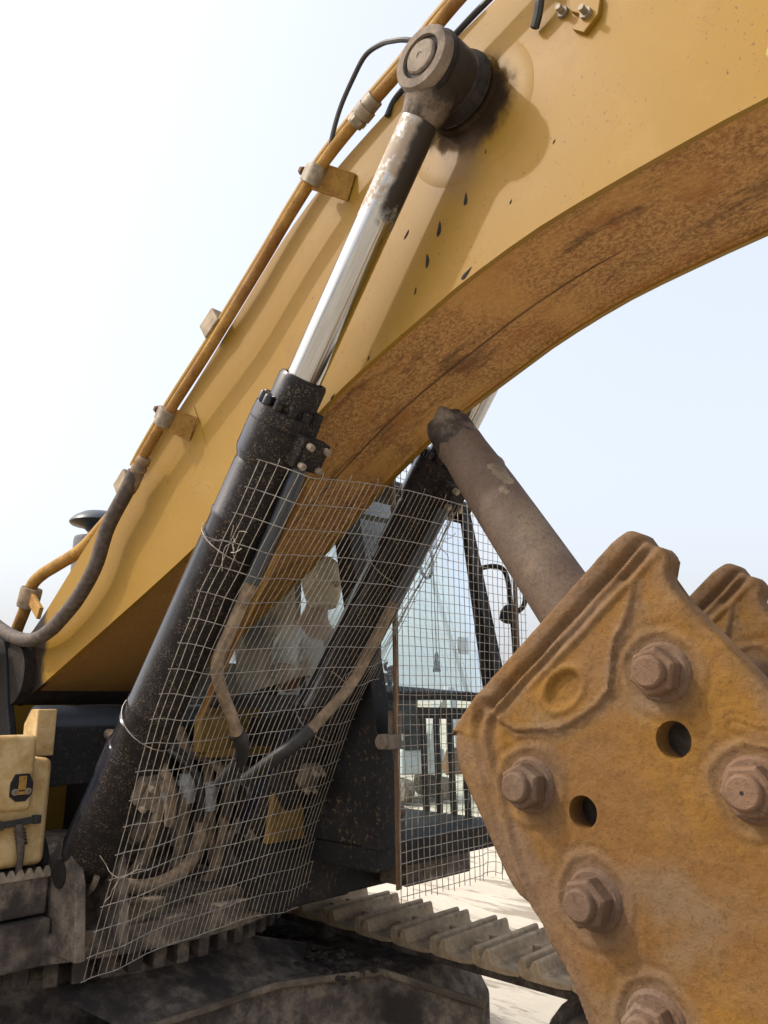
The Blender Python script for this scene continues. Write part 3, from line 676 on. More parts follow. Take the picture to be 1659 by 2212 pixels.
for dy in (0, .602):
    pl = bpy.data.objects.new('side_plate', me); COL.objects.link(pl); pl.parent = BR
    pl.matrix_parent_inverse = Matrix.Translation((-3.5, 0, -.9)); pl.location = (0, dy, 0)
    m = MB(); m.prism(OUT, -.2715+dy, -.268+dy, HOLES); m.build('plate_back', M['rustdark'], pl).location = (0, -dy, 0)
for q, (x, z, rt) in enumerate([(BT[0]+(12,)), (BT[1]+(3,)), (BT[2]+(25,)), (BT[3]+(17,)), (BT[4]+(40,))]):
    rf = (math.sin(R(rt)), 0, math.cos(R(rt)))
    m = MB(); m.lathe((x, -.326, z), (0,-1,0), [(0,.066),(.005,.064),(.009,.060),(.013,.058)], 32); bbuild(m, 'washer', M['nut'])
    m = MB(); m.lathe((x, -.338, z), (0,-1,0), [(0,.050),(.004,.0535),(.038,.0535),(.046,.047)], 6, smooth=False, ref=rf); bbuild(m, 'hex_nut', M['nut'], None, .0035)
    m = MB(); m.lathe((x, -.380, z), (0,-1,0), [(0,.0345),(.018,.0345),(.023,.031),(.024,.028)], 28); bbuild(m, 'bolt', M['nut'])
    if q == 2: m = MB(); m.lathe((x, -.4035, z), (0,-1,0), [(0,.004),(.0012,.004)], 10); bbuild(m, 'centre_mark', M['grease'])
    m = MB(); m.lathe((x, -.27, z), (0,1,0), [(0,.05),(.54,.05)], 20); bbuild(m, 'spacer_tube', M['rustdark'])
    m = MB(); m.lathe((x, .325, z), (0,1,0), [(0,.05),(.04,.05)], 6, smooth=False, ref=rf); bbuild(m, 'hex_nut', M['nut'], None, .003)
CA = Vector((-.55, 0, .835)).normalized(); CB = Vector((3.036, 0, 2.386))
m = MB()   # percussion body and front head between the plates
Mb = Matrix((Vector((-CA.z*-1, 0, CA.x*-1))*-1, Vector((0,1,0)), CA)).transposed()
m.lathe(CB - CA*.95, CA, [(0,.20),(.70,.20),(.72,.17),(.80,.165)], 28); bbuild(m, 'front_head', M['rustdark'])
m = MB(); m.prism([(3.08,2.12),(3.30,2.22),(3.42,2.10),(3.58,1.98),(3.95,1.55),(3.95,1.1),(3.70,.85),(3.45,1.15),(3.15,1.65),(3.02,1.90)], -.24, .24); bbuild(m, 'breaker_body', M['grime'], None, .02)
# chisel: long worn rod with a mushroomed, chipped end
m = MB(); n_ = 36; pr = []
L_ = 1.0; rings = [(-.25,.096),(-.1,.095),(.0,.094),(.15,.092),(.30,.089),(.42,.086),(.52,.082),(.60,.078),(.635,.079),(.655,.075),(.68,.075),(.72,.073),(.745,.068),(.765,.058),(.778,.040),(.784,.018)]
bx = CA.cross(Vector((0,1,0))).normalized(); vs = []
for i, (t, r) in enumerate(rings):
    for k in range(n_):
        an = 2*math.pi*k/n_; dv = bx*math.cos(an) + Vector((0,1,0))*math.sin(an)
        rr = r; tt = t
        if t > .6:
            rr *= 1 + .10*noise.noise(dv*2.6 + Vector((0,0,t*14))); tt += .03*noise.noise(dv*2.1+Vector((7,1,t*5)))
        elif t > .3: rr *= 1 + .02*noise.noise(dv*2+Vector((3,0,t*6)))
        vs.append(CB + CA*tt + dv*rr)
fs = [(i*n_+k, i*n_+(k+1) % n_, (i+1)*n_+(k+1) % n_, (i+1)*n_+k) for i in range(len(rings)-1) for k in range(n_)]
fs.append(tuple((len(rings)-1)*n_+k for k in range(n_)))
m.add(vs, fs, 0, True)
for i in range(len(m.f)):
    if i >= 8*n_: m.m[i] = 1
ch = bbuild(m, 'chisel', [M['chisel'], M['mudboss']])
# raised flake of dried mud on the chisel
for (t, a, l, w_) in ((.42, 205, .10, .03), (.36, 225, .05, .018), (.50, 160, .05, .014)):
    mm = MB(); pts = []; nx, ny = 9, 5
    for i in range(nx):
        for j in range(ny):
            u_ = (i/(nx-1)-.5); v_ = (j/(ny-1)-.5); ed = (1-abs(2*u_)**2)*(1-abs(2*v_)**2)
            an = R(a) + v_*w_*2/.088 + .15*noise.noise(Vector((u_*6, a, 0)))
            dv = bx*math.cos(an) + Vector((0,1,0))*math.sin(an)
            rr = (.0885 if t < .45 else .085) + (.006*ed - .003)*(1+.6*noise.noise(Vector((u_*9, v_*9, a))))
            pts.append(CB + CA*(t + u_*l) + dv*rr)
    mm.add(pts, [(i*ny+j, i*ny+j+1, (i+1)*ny+j+1, (i+1)*ny+j) for i in range(nx-1) for j in range(ny-1)], 0, True); mm.build('mud_flake', M['mud'], ch)

# stick of the excavator that carries the breaker, out to the right
m = MB(); m.prism([(6.75,3.75),(6.35,3.35),(4.62,1.02),(4.40,.80),(4.25,.95),(4.35,1.15),(5.9,3.25),(6.2,3.95)], -.2, .2); m.build('stick', M['yellow'], EX, .01)

# ------------------------------------------------------------------ welded wire mesh tied across the two boom cylinders
WG = empty('wire_mesh_guard', (1.5, 0, 1.2))
tag(WG, 'sagging welded wire mesh panel tied across the two black boom cylinders', 'wire mesh')
ML = [(2.287,2.838),(2.23,2.759),(2.175,2.683),(2.109,2.604),(2.062,2.526),(1.996,2.447),(1.951,2.363),(1.898,2.285),(1.852,2.202),(1.805,2.121),(1.758,2.038),(1.725,1.958),(1.688,1.872),(1.662,1.785),(1.636,1.705),(1.594,1.618),(1.56,1.542),(1.517,1.456),(1.483,1.378),(1.452,1.297),(1.421,1.221)]
MR = [(2.283,2.911),(2.236,2.827),(2.188,2.744),(2.139,2.661),(2.083,2.582),(2.024,2.505),(1.97,2.426),(1.915,2.346),(1.86,2.267),(1.805,2.188),(1.751,2.108),(1.704,2.024),(1.659,1.939),(1.614,1.853),(1.571,1.767),(1.527,1.681),(1.484,1.595),(1.45,1.505),(1.416,1.415),(1.381,1.325),(1.347,1.234)]
rng = random.Random(3); NR = len(ML); NC = 42
def gpt(i, c):
    a = c/(NC-1); i0 = min(int(i), NR-2); f = i-i0
    l = Vector((ML[i0][0]+(ML[i0+1][0]-ML[i0][0])*f, -.525, ML[i0][1]+(ML[i0+1][1]-ML[i0][1])*f))
    r = Vector((MR[i0][0]+(MR[i0+1][0]-MR[i0][0])*f, .52, MR[i0][1]+(MR[i0+1][1]-MR[i0][1])*f))
    p = l.lerp(r, a); b = min(1, a/.14)*min(1, (1-a)/.14); b = b*b*(3-2*b)
    up_ = max(0, 1-i/11)
    low = max(0, (i-11)/9)
    p += FN*(b*.10*up_ + b*.02 + .012*math.sin(a*7+1)*low) 
    p.z += (.006*math.sin(a*9.5+i*.35)+.003*math.sin(a*17+2))*(.04+low) + .030*math.sin(math.pi*a)*up_ - .10*max(0, .22-a)*low*2.2
    p.x += .003*math.sin(i*.7+a*5)*(.2+low)
    p += Vector((.004*noise.noise(Vector((c*.31, i*.4, 1))), .0035*noise.noise(Vector((c*.25, i*.33, 5))), .0025*noise.noise(Vector((c*.4, i*.3, 9)))))
    return p
def wbuild(mb, name, mat):
    o = mb.build(name, mat, WG); o.matrix_parent_inverse = Matrix.Translation((-1.5, 0, -1.2)); return o
for c in range(NC):
    i1 = NR-1
    pts = [gpt(i/2, c) for i in range(0, 2*i1+1)]
    if c % 5 == 2: pts.insert(0, pts[0] + Vector((.01, 0, .02)))
    mm = MB(); mm.tube(pts, .0014, 5); wbuild(mm, 'wire', M['wire'])
for i in range(NR):
    mm = MB(); pts = [gpt(i, c) + FN*.0035 for c in range(NC)]
    e = (pts[0]-pts[1]).normalized()*.012; pts.insert(0, pts[0]+e); pts.append(pts[-1]-e)
    mm.tube(pts, .0016, 5); wbuild(mm, 'wire', M['wire'])
# loose twisted ends of the tie wire
for (i, c, k) in ((3, 1.5, 9), (8.9, 33, 5), (16, 1, 4), (2, 35, 3)):
    for q in range(k):
        p = gpt(i, int(c)) + FN*.01; pts = [p]
        d = Vector((rng.uniform(-1,1), rng.uniform(-1,1.4), rng.uniform(-.5,.6)))
        for j in range(5):
            d += Vector((rng.uniform(-.8,.8), rng.uniform(-.8,.8), rng.uniform(-.8,.8))); pts.append(pts[-1] + d.normalized()*.022)
        mm = MB(); mm.tube(spline(pts, 3), .0014, 4); wbuild(mm, 'tie_wire', M['wire2'])

# ------------------------------------------------------------------ cab (parts of the excavator)
FP = [(1.86,1.50),(1.86,1.75),(1.84,2.0),(1.79,2.25),(1.715,2.6),(1.645,2.93),(1.60,3.14)]       # front edge seen from the side
for (y, w_, mt) in ((.535, .10, M['cab']), (1.47, .09, M['cab'])):
    m = MB(); pts = spline([(a-.05, y, b) for a, b in FP], 4)
    for k in range(len(pts)-1): pass
    vs = []
    for k, p in enumerate(pts):
        for dx, dy in ((-.055,-w_/2),(.045,-w_/2),(.045,w_/2),(-.055,w_/2)): vs.append(p + Vector((dx, dy, 0)))
    fs = [(k*4+j, k*4+(j+1) % 4, k*4+4+(j+1) % 4, k*4+4+j) for k in range(len(pts)-1) for j in range(4)] + [(0,1,2,3), (len(vs)-4,len(vs)-1,len(vs)-2,len(vs)-3)]
    m.add(vs, fs); m.build('cab_pillar', mt, EX, .008)
for (x, y) in ((.12,.53),(.12,1.47),(.85,1.485)):
    m = MB(); m.box((x, y, 2.32), (.10,.07,1.64)); m.build('cab_pillar', M['cab'], EX, .008)
m = MB(); m.prism([(.05,3.10),(1.56,3.10),(1.62,3.14),(1.58,3.20),(1.3,3.25),(.15,3.23)], .47, 1.53); m.build('cab_roof', M['cab'], EX, .03, 3)
m = MB(); m.box((1.60,1.40,3.26), (.04,.04,.10)); m.box((1.60,1.41,3.30), (.02,.10,.03)); m.build('roof_bracket', M['cab'], EX, .004)
m = MB(); m.box((.95,1.0,1.46), (1.74,1.0,.10)); m.build('cab_floor', M['cab'], EX, .01)
m = MB(); m.prism([(.10,1.51),(1.80,1.51),(1.81,2.0),(1.76,2.27),(1.55,2.16),(1.15,2.02),(.10,1.98)], .487, .513); m.build('cab_side_panel', M['cab'], EX, .006)
m = MB(); m.box((.08,1.0,1.92), (.03,.96,.80)); m.build('cab_rear_panel', M['cab'], EX, .005)
def pane(name, vs, mat): MB().add(vs, [(0,1,2,3)]).build(name, mat, EX)
pane('window_pane', [(1.76,.59,2.13),(1.76,1.42,2.13),(1.60,1.42,3.05),(1.60,.59,3.05)], M['glass'])
pane('window_pane', [(1.80,.59,1.56),(1.80,1.42,1.56),(1.77,1.42,2.10),(1.77,.59,2.10)], M['glass'])
pane('window_pane', [(.18,.505,2.0),(1.76,.505,2.28),(1.57,.505,3.08),(.18,.505,3.08)], M['glassd'])
pane('window_pane', [(.18,1.50,2.0),(1.74,1.50,2.0),(1.56,1.50,3.08),(.18,1.50,3.08)], M['glass'])
pane('window_pane', [(.9,1.50,1.52),(1.78,1.50,1.52),(1.76,1.50,1.97),(.9,1.50,1.97)], M['glass'])
pane('window_pane', [(.07,.57,2.34),(.07,1.43,2.34),(.07,1.43,3.08),(.07,.57,3.08)], M['glass'])
m = MB(); m.bar((.88,1.475,2.165), (1.73,1.475,2.105), .03, .05); m.build('door_rail', M['cab'], EX, .006)
m = MB(); m.bar((.88,1.478,2.03), (1.76,1.478,2.025), .03, .06); m.build('door_rail', M['cab'], EX, .006)
m = MB(); m.bar((1.77,.58,2.115), (1.77,1.43,2.115), .03, .035); m.build('windscreen_divider', M['cab'], EX, .005)
for x in (1.265, 1.36, 1.455, 1.55):
    m = MB(); m.bar((x, 1.465, 2.0), (x+.02, 1.465, 1.42), .034, .02, (0,1,0)); m.build('door_bar', M['cab'], EX, .004)
# hinge, handrail and lamp bracket on the right front corner
m = MB(); m.box((1.90,.50,1.93), (.07,.08,.06)); m.box((1.885,.55,1.985), (.03,.06,.14)); m.lathe((1.9,.47,1.93), (0,-1,0), [(0,.03),(.03,.03)], 14); m.build('guard_hinge', M['capmud'], EX, .006)
m = MB(); m.tube(spline([(1.62,1.50,2.80),(1.70,1.58,2.82),(1.74,1.63,2.78),(1.76,1.64,2.6),(1.78,1.63,2.35),(1.79,1.62,2.0),(1.79,1.53,1.86)], 6), .014, 10); hr = m.build('handrail', M['cab'], EX)
m = MB(); m.lathe((1.765,1.60,2.55), (.2,.4,.9), [(-.05,.012),(-.04,.035),(0,.045),(.04,.035),(.05,.015)], 16); m.tube(spline([(1.765,1.64,2.55),(1.80,1.70,2.60),(1.80,1.72,2.68),(1.77,1.69,2.73)], 5), .014, 8); m.build('mirror_mount', M['cab'], hr)
# interior: strap, cord, monitor, console, lever
m = MB(); m.tube([(1.46+.0*math.cos(a), 1.28+.055*math.cos(a), 2.83+.085*math.sin(a)) for a in [2*math.pi*k/24 for k in range(25)]], .009, 8, caps=False); m.build('grab_ring', M['plastic'], EX)
m = MB(); m.box((1.46,1.28,2.95), (.06,.12,.07)); m.build('grab_ring_mount', M['plastic'], EX, .01)
m = MB(); m.tube([(1.55,1.225,2.95),(1.55,1.235,2.6),(1.55,1.245,2.34)], .003, 5); cdd = m.build('hanging_cord', M['plastic'], EX)
m = MB(); m.lathe((1.55,1.245,2.34), (0,0,-1), [(0,.006),(.02,.012),(.035,.010),(.045,.012),(.10,.022)], 12); m.build('cord_tag', M['plastic'], cdd)
m = MB(); m.box((1.60,1.41,2.38), (.02,.07,.09)); m.build('sticker', M['tag_'], EX)
m = MB(); m.box((1.02,.64,2.02), (.55,.16,.20)); m.build('arm_console', M['seatdark'], EX, .02, 3)
m = MB(); m.box((1.02,1.32,2.02), (.55,.16,.20)); m.build('arm_console', M['seatdark'], EX, .02, 3)
for y in (.66, 1.30):
    m = MB(); m.tube([(1.16,y,2.12),(1.17,y,2.20),(1.175,y,2.27)], [.012,.016,.022], 10); m.build('joystick', M['blackhose'], EX)
m = MB(); m.box((1.50,.62,2.30), (.05,.20,.15), Matrix.Rotation(R(-15), 3, 'Y')); m.tube([(1.50,.60,2.23),(1.56,.58,2.1)], .015, 8); m.build('monitor', M['plastic'], EX, .01)
m = MB(); m.box((1.63,.555,2.84), (.02,.05,.12)); m.build('sticker', M['tag_'], EX)
# seat
m = MB(); m.box((.88,.98,1.86), (.52,.50,.14)); st = m.build('seat', M['seatdark'], EX, .05, 4)
m = MB(); m.box((.56,.98,2.24), (.14,.50,.66), Matrix.Rotation(R(-10), 3, 'Y')); m.build('backrest', M['seatdark'], st, .05, 4)
m = MB(); m.box((.50,.98,2.70), (.12,.32,.28), Matrix.Rotation(R(-8), 3, 'Y')); m.build('headrest', M['seat'], st, .045, 4)
m = MB(); m.lathe((.85,.98,1.51), (0,0,1), [(0,.2),(.05,.2),(.08,.1),(.29,.1)], 18); m.build('seat_base', M['seatdark'], st)
# cab front guard: frame and 25 mm welded wire
GX = 1.93
m = MB(); m.bar((GX-.012,.535,1.36), (GX-.012,.505,3.16), .028, .008, (1,0,0)); cg = m.build('cab_guard', M['rustdark'], EX)
m = MB(); m.bar((GX-.012,1.455,1.40), (GX-.012,1.445,3.20), .03, .008, (1,0,0)); m.build('guard_frame', M['rustdark'], cg)
m = MB(); m.bar((GX-.012,.50,3.17), (GX-.012,1.50,3.21), .03, .008, (1,0,0)); m.build('guard_frame', M['cab'], cg)
def cgp(y, z):
    rip = max(0, 1-(z-1.31)/.35)*max(0, min(1, (y-1.0)/.2))
    return Vector((GX + .010*noise.noise(Vector((y*3, z*3, 2))) + .02*rip*math.sin(y*38), y + .004*noise.noise(Vector((y*5, z*6, 7))) + .008*rip*math.sin(z*60), z + .004*noise.noise(Vector((y*6, z*5, 3))) + .010*rip*math.sin(y*45)))
z0, z1, y0, y1 = 1.315, 3.19, .50, 1.535
ny_ = 26; nz_ = 46
for k in range(ny_):
    y = y0 + (y1-y0)*k/(ny_-1); zz = z0 + (.0 if k % 3 else -.008); mm = MB()
    mm.tube([cgp(y + .035*(1-(zz+(z1-zz)*j/24-z0)/(z1-z0))*(1 - 2.6*(y-y0)), zz + (z1-zz)*j/24) for j in range(25)], .0017, 4); mm.build('wire', M['wire2'], cg)
for k in range(nz_):
    z = z0 + .02 + (z1-z0-.02)*k/(nz_-1); mm = MB()
    mm.tube([cgp(y0 - .003 + (y1-y0+.012)*j/24 + .035*(1-(z-z0)/(z1-z0))*(1 - 2.6*((y1-y0)*j/24)), z)+Vector((.0025,0,0)) for j in range(25)], .0017, 4); mm.build('wire', M['wire2'], cg)
# ------------------------------------------------------------------ upper frame of the excavator
for s in (-1, 1):                       # boom tower plates
    m = MB(); m.prism([(-.9,2.30),(-.1,2.40),(.18,2.405),(.27,2.37),(.31,2.28),(.38,2.08),(.47,1.90),(.86,1.52),(1.02,1.25),(-.9,1.25)], s*.455, s*.42); m.build('tower_plate', M['frame'], EX, .008)
    m = MB(); m.prism([(-.9,2.20),(-.1,2.31),(.13,2.31),(.19,2.26),(.27,2.05),(.34,1.88),(.2,1.70),(-.9,1.6)], s*.475, s*.456); m.build('tower_doubler', M['grime'], EX, .008)
m = MB(); m.lathe((.66,-.44,1.99), (0,1,0), [(0,.085),(.88,.085)], 28); m.build('cross_tube', M['greyblack'], EX)
m = MB(); m.box((.72,-.01,1.86), (.10,.86,.24)); m.build('cross_plate', M['frame'], EX, .006)
m = MB(); m.prism([(.70,1.87),(.83,1.87),(.83,2.06),(.76,2.06),(.70,2.0)], -.505, -.42); m.build('stop_block', M['toolbox'], EX, .008)
m = MB(); m.prism([(.45,1.26),(1.06,1.26),(1.06,1.50),(.95,1.62),(.80,1.86),(.45,1.86)], -.53, -.50); m.build('front_gusset', M['frame'], EX, .006)
# deck, skirt and slew ring
m = MB(); m.lathe((0,.03,1.165), (0,0,1), [(0,1.20),(0,1.285),(.10,1.29),(.105,1.22)], 96); m.build('turntable_skirt', M['grime'], EX)
m = MB(); m.lathe((0,.03,1.06), (0,0,1), [(0,1.06),(.10,1.06)], 72); sl = m.build('slew_ring', M['grime'], EX)
for k in range(-14, 15):
    a = R(-5+k*5.0); mm = MB(); mm.box((1.14*math.cos(a), .03+1.14*math.sin(a), 1.105+.004*math.sin(k*5)), (.10,.056,.085), Matrix.Rotation(a, 3, 'Z')); mm.build('ring_tooth', M['grime'], sl, .005)
m = MB(); m.box((-1.2,0,1.30), (3.6,2.2,.06)); m.build('deck', M['grime'], EX, .01)
m = MB(); m.box((.72,.25,1.29), (.8,.6,.05)); m.build('front_deck', M['grime'], EX, .01)
# muddy blocks lying on the front lip of the deck
for (x, y, z, d, a) in ((1.16,-.19,1.295,(.16,.20,.07),12),(1.17,.22,1.28,(.10,.26,.05),-8),(1.12,-.40,1.28,(.10,.12,.05),20)):
    m = MB(); m.box((x,y,z), d, Matrix.Rotation(R(a), 3, 'Z')); m.build('deck_pad', M['mud'], EX, .012)
# swing motor, valve bank, hoses with pale fittings between the cylinders
m = MB(); m.lathe((.62,.10,1.30), (0,0,1), [(0,.22),(.10,.22),(.12,.17),(.34,.17),(.36,.13),(.52,.12),(.54,.08)], 28); m.build('swing_motor', M['grime'], EX)
m = MB(); m.box((.86,-.10,1.52), (.16,.24,.20)); m.lathe((.95,-.10,1.55), (1,0,0), [(0,.055),(.04,.055),(.04,.04),(.06,.04)], 14); m.build('motor_valve', M['mudboss'], EX, .015)
m = MB(); m.box((.55,.28,1.82), (.30,.55,.12)); m.build('valve_bank', M['grime'], EX, .015)
for (x, y, zt, zb, ox, oy) in ((.95,.16,1.74,1.30,.02,-.05),(1.0,.36,1.72,1.30,.05,-.10),(1.0,.45,1.73,1.30,.06,-.14),(.98,.26,1.70,1.28,.0,.06),(.92,.05,1.72,1.36,.05,-.12),(1.04,.50,1.66,1.27,-.04,-.18)):
    m = MB(); m.tube(spline([(x-.12,y+.02,zt+.22),(x-.03,y+.01,zt+.12),(x,y,zt),(x+ox*.5,y+oy*.4,(zt+zb)/2),(x+ox,y+oy,zb+.05),(x+ox-.05,y+oy*1.2,zb)], 5), .027, 10); hh = m.build('hydraulic_hose', M['tan'] if y < .4 else M['hose'], EX)
    m = MB(); m.lathe((x,y,zt+.03), (.05,.05,-1), [(0,.036),(.025,.036),(.025,.045),(.05,.045),(.05,.036),(.12,.034),(.13,.030)], 12); m.build('fitting', M['pale'], hh)
for k in range(1, 5):                        # pipework crossing behind the mesh
    y = -.25+k*.15; m = MB(); m.tube(spline([(.5+.05*k,y-.02,1.9),(.75,y-.05,1.98-.03*k),(1.02,y,1.90-.02*k),(1.12,y+.06,1.75),(1.08,y+.1,1.58)], 6), .020+.004*(k % 2), 10); m.build('hydraulic_hose', [M['hose'], M['tan'], M['blackhose'], M['grime'], M['hose']][k], EX)
m = MB(); m.tube(spline([(1.05,-.28,1.40),(1.12,-.15,1.36),(1.12,.02,1.38),(1.06,.16,1.46),(1.02,.20,1.60)], 6), .03, 10); m.build('hydraulic_hose', M['tan'], EX)
m = MB(); m.tube(spline([(.95,-.3,1.70),(1.05,-.18,1.86),(1.1,-.02,1.90),(1.1,.1,1.80)], 6), .012, 8); m.build('thin_hose', M['blackhose'], EX)
m = MB(); m.box((1.10,.35,1.865), (.10,.44,.035)); m.box((1.10,.18,1.95), (.06,.16,.16)); m.build('yellow_bracket', M['yellowshade'], EX, .006)
m = MB(); m.prism([(.30,2.06),(.60,2.06),(.60,1.90),(.42,1.80),(.30,1.84)], 0, .02, P=lambda x, y, z: Vector((.95+y, x-.05, z))); m.build('yellow_plate', M['yellowshade'], EX, .004)
m = MB(); m.prism([(.30,1.50),(.525,1.50),(.49,1.66),(.43,1.82),(.36,1.84),(.33,1.70)], 0, .03, P=lambda x, y, z: Vector((1.36+y, x-.015, z))); m.build('yellow_gusset', M['yellowshade'], EX, .004)
m = MB(); m.box((1.28,.54,1.36), (.20,.50,.28)); m.box((1.28,.88,1.36), (.19,.50,.27)); m.build('front_box', M['cab'], EX, .012)
m = MB(); m.box((1.3815,.62,1.42), (.003,.13,.055)); m.build('sticker', M['green'], EX)
m = MB(); m.box((1.0,1.25,1.34), (1.1,.50,.20)); m.build('cab_mount', M['grime'], EX, .01)
# tool box with its cover, latches and the serrated step below
m = MB(); m.box((.93,-.93,1.69), (.34,.775,.385)); tb = m.build('tool_box', M['toolbox'], EX, .03, 4)
m = MB(); m.box((1.09,-1.0,1.835), (.08,.75,.27)); m.build('box_cover', M['toolbox'], tb, .022, 4)
m = MB(); m.prism([(-.715,1.755),(-.690,1.735),(-.655,1.735),(-.632,1.76),(-.632,1.80),(-.648,1.832),(-.70,1.832),(-.715,1.80)], 1.129, 1.137, P=lambda x, y, z: Vector((y, x, z))); lp_ = m.build('latch_plate', M['frame'], tb, .002)
m = MB(); m.box((1.139,-.673,1.80), (.006,.028,.05)); m.box((1.139,-.673,1.765), (.006,.045,.012)); m.build('latch_tongue', M['tubeold'], tb, .002)
for y in (-.698, -.650):
    m = MB(); m.lathe((1.137,y,1.77), (1,0,0), [(0,.012),(.006,.012),(.007,.006),(.003,.005)], 14); m.build('screw', M['zinc'], tb)
m = MB(); m.bar((1.118,-.73,1.655), (1.118,-.60,1.665), .018, .022); m.box((1.12,-.735,1.655), (.03,.03,.03)); m.box((1.12,-.60,1.665), (.03,.026,.03)); rl = m.build('rubber_latch', M['blackhose'], tb, .003)
m = MB(); m.tube([(1.122,-.665,1.655),(1.128,-.655,1.60),(1.126,-.648,1.54),(1.11,-.645,1.47)], [.014,.016,.012,.012], 8)
for k in range(5): m.lathe((1.125,-.660+.003*k,1.635-.012*k), (0,0.2,-1), [(0,.020),(.006,.020)], 10)
m.build('latch_strap', M['hose'], tb)
m = MB(); m.box((.95,-.93,1.405), (.34,.80,.15)); sp_ = m.build('step_plate', M['grime'], EX, .01)
m = MB(); zz = []
for k in range(21): zz += [(-1.22+k*.033, 1.475), (-1.22+k*.033+.012, 1.497), (-1.22+k*.033+.022, 1.497)]
m.prism(zz + [(-.53,1.475),(-.53,1.46),(-1.22,1.46)], 1.12, 1.128, P=lambda x, y, z: Vector((y, x, z))); m.build('serrated_edge', M['zinc'], sp_)
m = MB(); m.box((.6,-.80,1.24), (1.1,.56,.16)); m.build('side_girder', M['grime'], EX, .01)
# engine hood, exhaust pre-cleaner, counterweight behind the boom
m = MB(); m.prism([(-3.0,1.3),(-.75,1.3),(-.75,2.30),(-1.1,2.42),(-3.0,2.42)], -1.35, 1.35); m.build('engine_hood', M['yellow'], EX, .04, 3)
m = MB(); m.prism([(-3.9,1.15),(-3.0,1.15),(-3.0,2.35),(-3.7,2.35),(-3.9,2.0)], -1.4, 1.4); m.build('counterweight', M['frame'], EX, .08, 4)
pcx, pcy = -.30, .26
m = MB(); m.lathe((pcx,pcy,2.40), (0,0,1), [(0,.14),(.64,.14),(.66,.135),(.665,.07),(.70,.06)], 32); m.build('air_intake', M['greyblack'], EX)
m = MB(); m.lathe((pcx,pcy,3.09), (0,0,1), [(0,.06),(.03,.09),(.05,.165),(.062,.175),(.075,.17),(.10,.145),(.125,.10),(.138,.04)], 32); m.build('rain_cap', M['greyblack'], EX)
m = MB(); m.tube(spline([(-.9,-.9,2.35),(-.9,-.9,2.75),(-.8,-.9,2.8),(.0,-.9,2.8),(.1,-.9,2.72),(.1,-.9,2.35)], 5), .018, 8) if False else m.box((-.2,-.75,2.36), (1.0,.5,.05)); m.build('deck_plate', M['frame'], EX, .01)

# ------------------------------------------------------------------ undercarriage
m = MB(); V = [(1.0,-.45,1.03),(1.30,-.25,.905),(1.30,.44,.905),(1.50,.88,.90),(2.02,.97,.86),(1.0,.97,.90),(.9,.5,1.03)]
W_ = [(v[0]+.02, v[1], .35) for v in V]
m.add(V, [(0,1,2,6), (2,3,5,6), (3,4,5)], 0)
cbd = m.build('car_body', M['grime'], EX)
fr = [(.6,-1.0,.93),(1.05,-.6,.915),(1.30,-.25,.905),(1.30,.44,.905),(1.50,.88,.90),(2.02,.97,.86)]
m = MB()
for a, b in zip(fr[:-1], fr[1:]):
    a, b = Vector(a), Vector(b); d = Vector((.03, 0, 0)); m.add([a-d, b-d, Vector((b.x-.03, b.y, .3)), Vector((a.x-.03, a.y, .3))], [(0,1,2,3)])
m.build('car_body_front', M['grime'], cbd)
m = MB(); m.tube([Vector(p)+Vector((.0,0,.0)) for p in fr], .016, 8); m.build('car_body_lip', M['mud'], cbd)
m = MB(); m.lathe((0,.03,.5), (0,0,1), [(0,1.0),(.45,1.0),(.56,1.05)], 64); m.build('car_body_turret', M['grime'], cbd)
# clods of dry mud heaped beside the track
rng2 = random.Random(11)
m = MB(); ico = bmesh.new(); bmesh.ops.create_icosphere(ico, subdivisions=2, radius=1); ico.verts.index_update()
iv = [v.co.copy() for v in ico.verts]; iff = [tuple(v.index for v in f.verts) for f in ico.faces]; ico.free()
for k in range(170):
    x = rng2.uniform(.6, 1.5); y = rng2.uniform(.66, .93) ; r_ = rng2.uniform(.005, .018); z = .90 + .10*max(0, y-.7) + r_*.2
    sd_ = rng2.uniform(0, 50); m.add([Vector((x,y,z)) + Vector((p.x*1.3, p.y, p.z*.7))*r_*(1+.35*noise.noise(p*1.7+Vector((sd_,0,0)))) for p in iv], iff, 0, False)
o = m.build('mud_clods', M['clod'], EX); o['kind'] = 'stuff'
# one track shoe: twin grousers, trough, four bolts
sec = [(-.108,0),(-.108,.014),(-.105,.058),(-.100,.068),(-.088,.072),(-.078,.066),(-.072,.030),(-.058,.028),(-.050,.056),(-.044,.066),(-.032,.070),(-.022,.064),(-.014,.022),(-.006,.014),(.090,.014),(.112,.010),(.112,-.004),(.06,-.012),(-.07,-.012)]; sec = [(a*1.13, b) for a, b in sec]
m = MB(); m.prism(sec, -.25, .25); shoe0 = m.build('track_shoe', M['shoe'], EX, .0045, 2)
m = MB(); m.lathe((0,0,0), (0,0,1), [(0,.019),(.026,.019),(.029,.015)], 10); bolt0 = m.build('bolt', M['shoe'], shoe0)
ZT, ZB_, XF, XR = .982, .03, 2.5, -2.0
rr_ = (ZT-ZB_)/2
path = []; s_ = 0; LT = (XF-XR)*2 + 2*math.pi*rr_; nS = round(LT/.244)
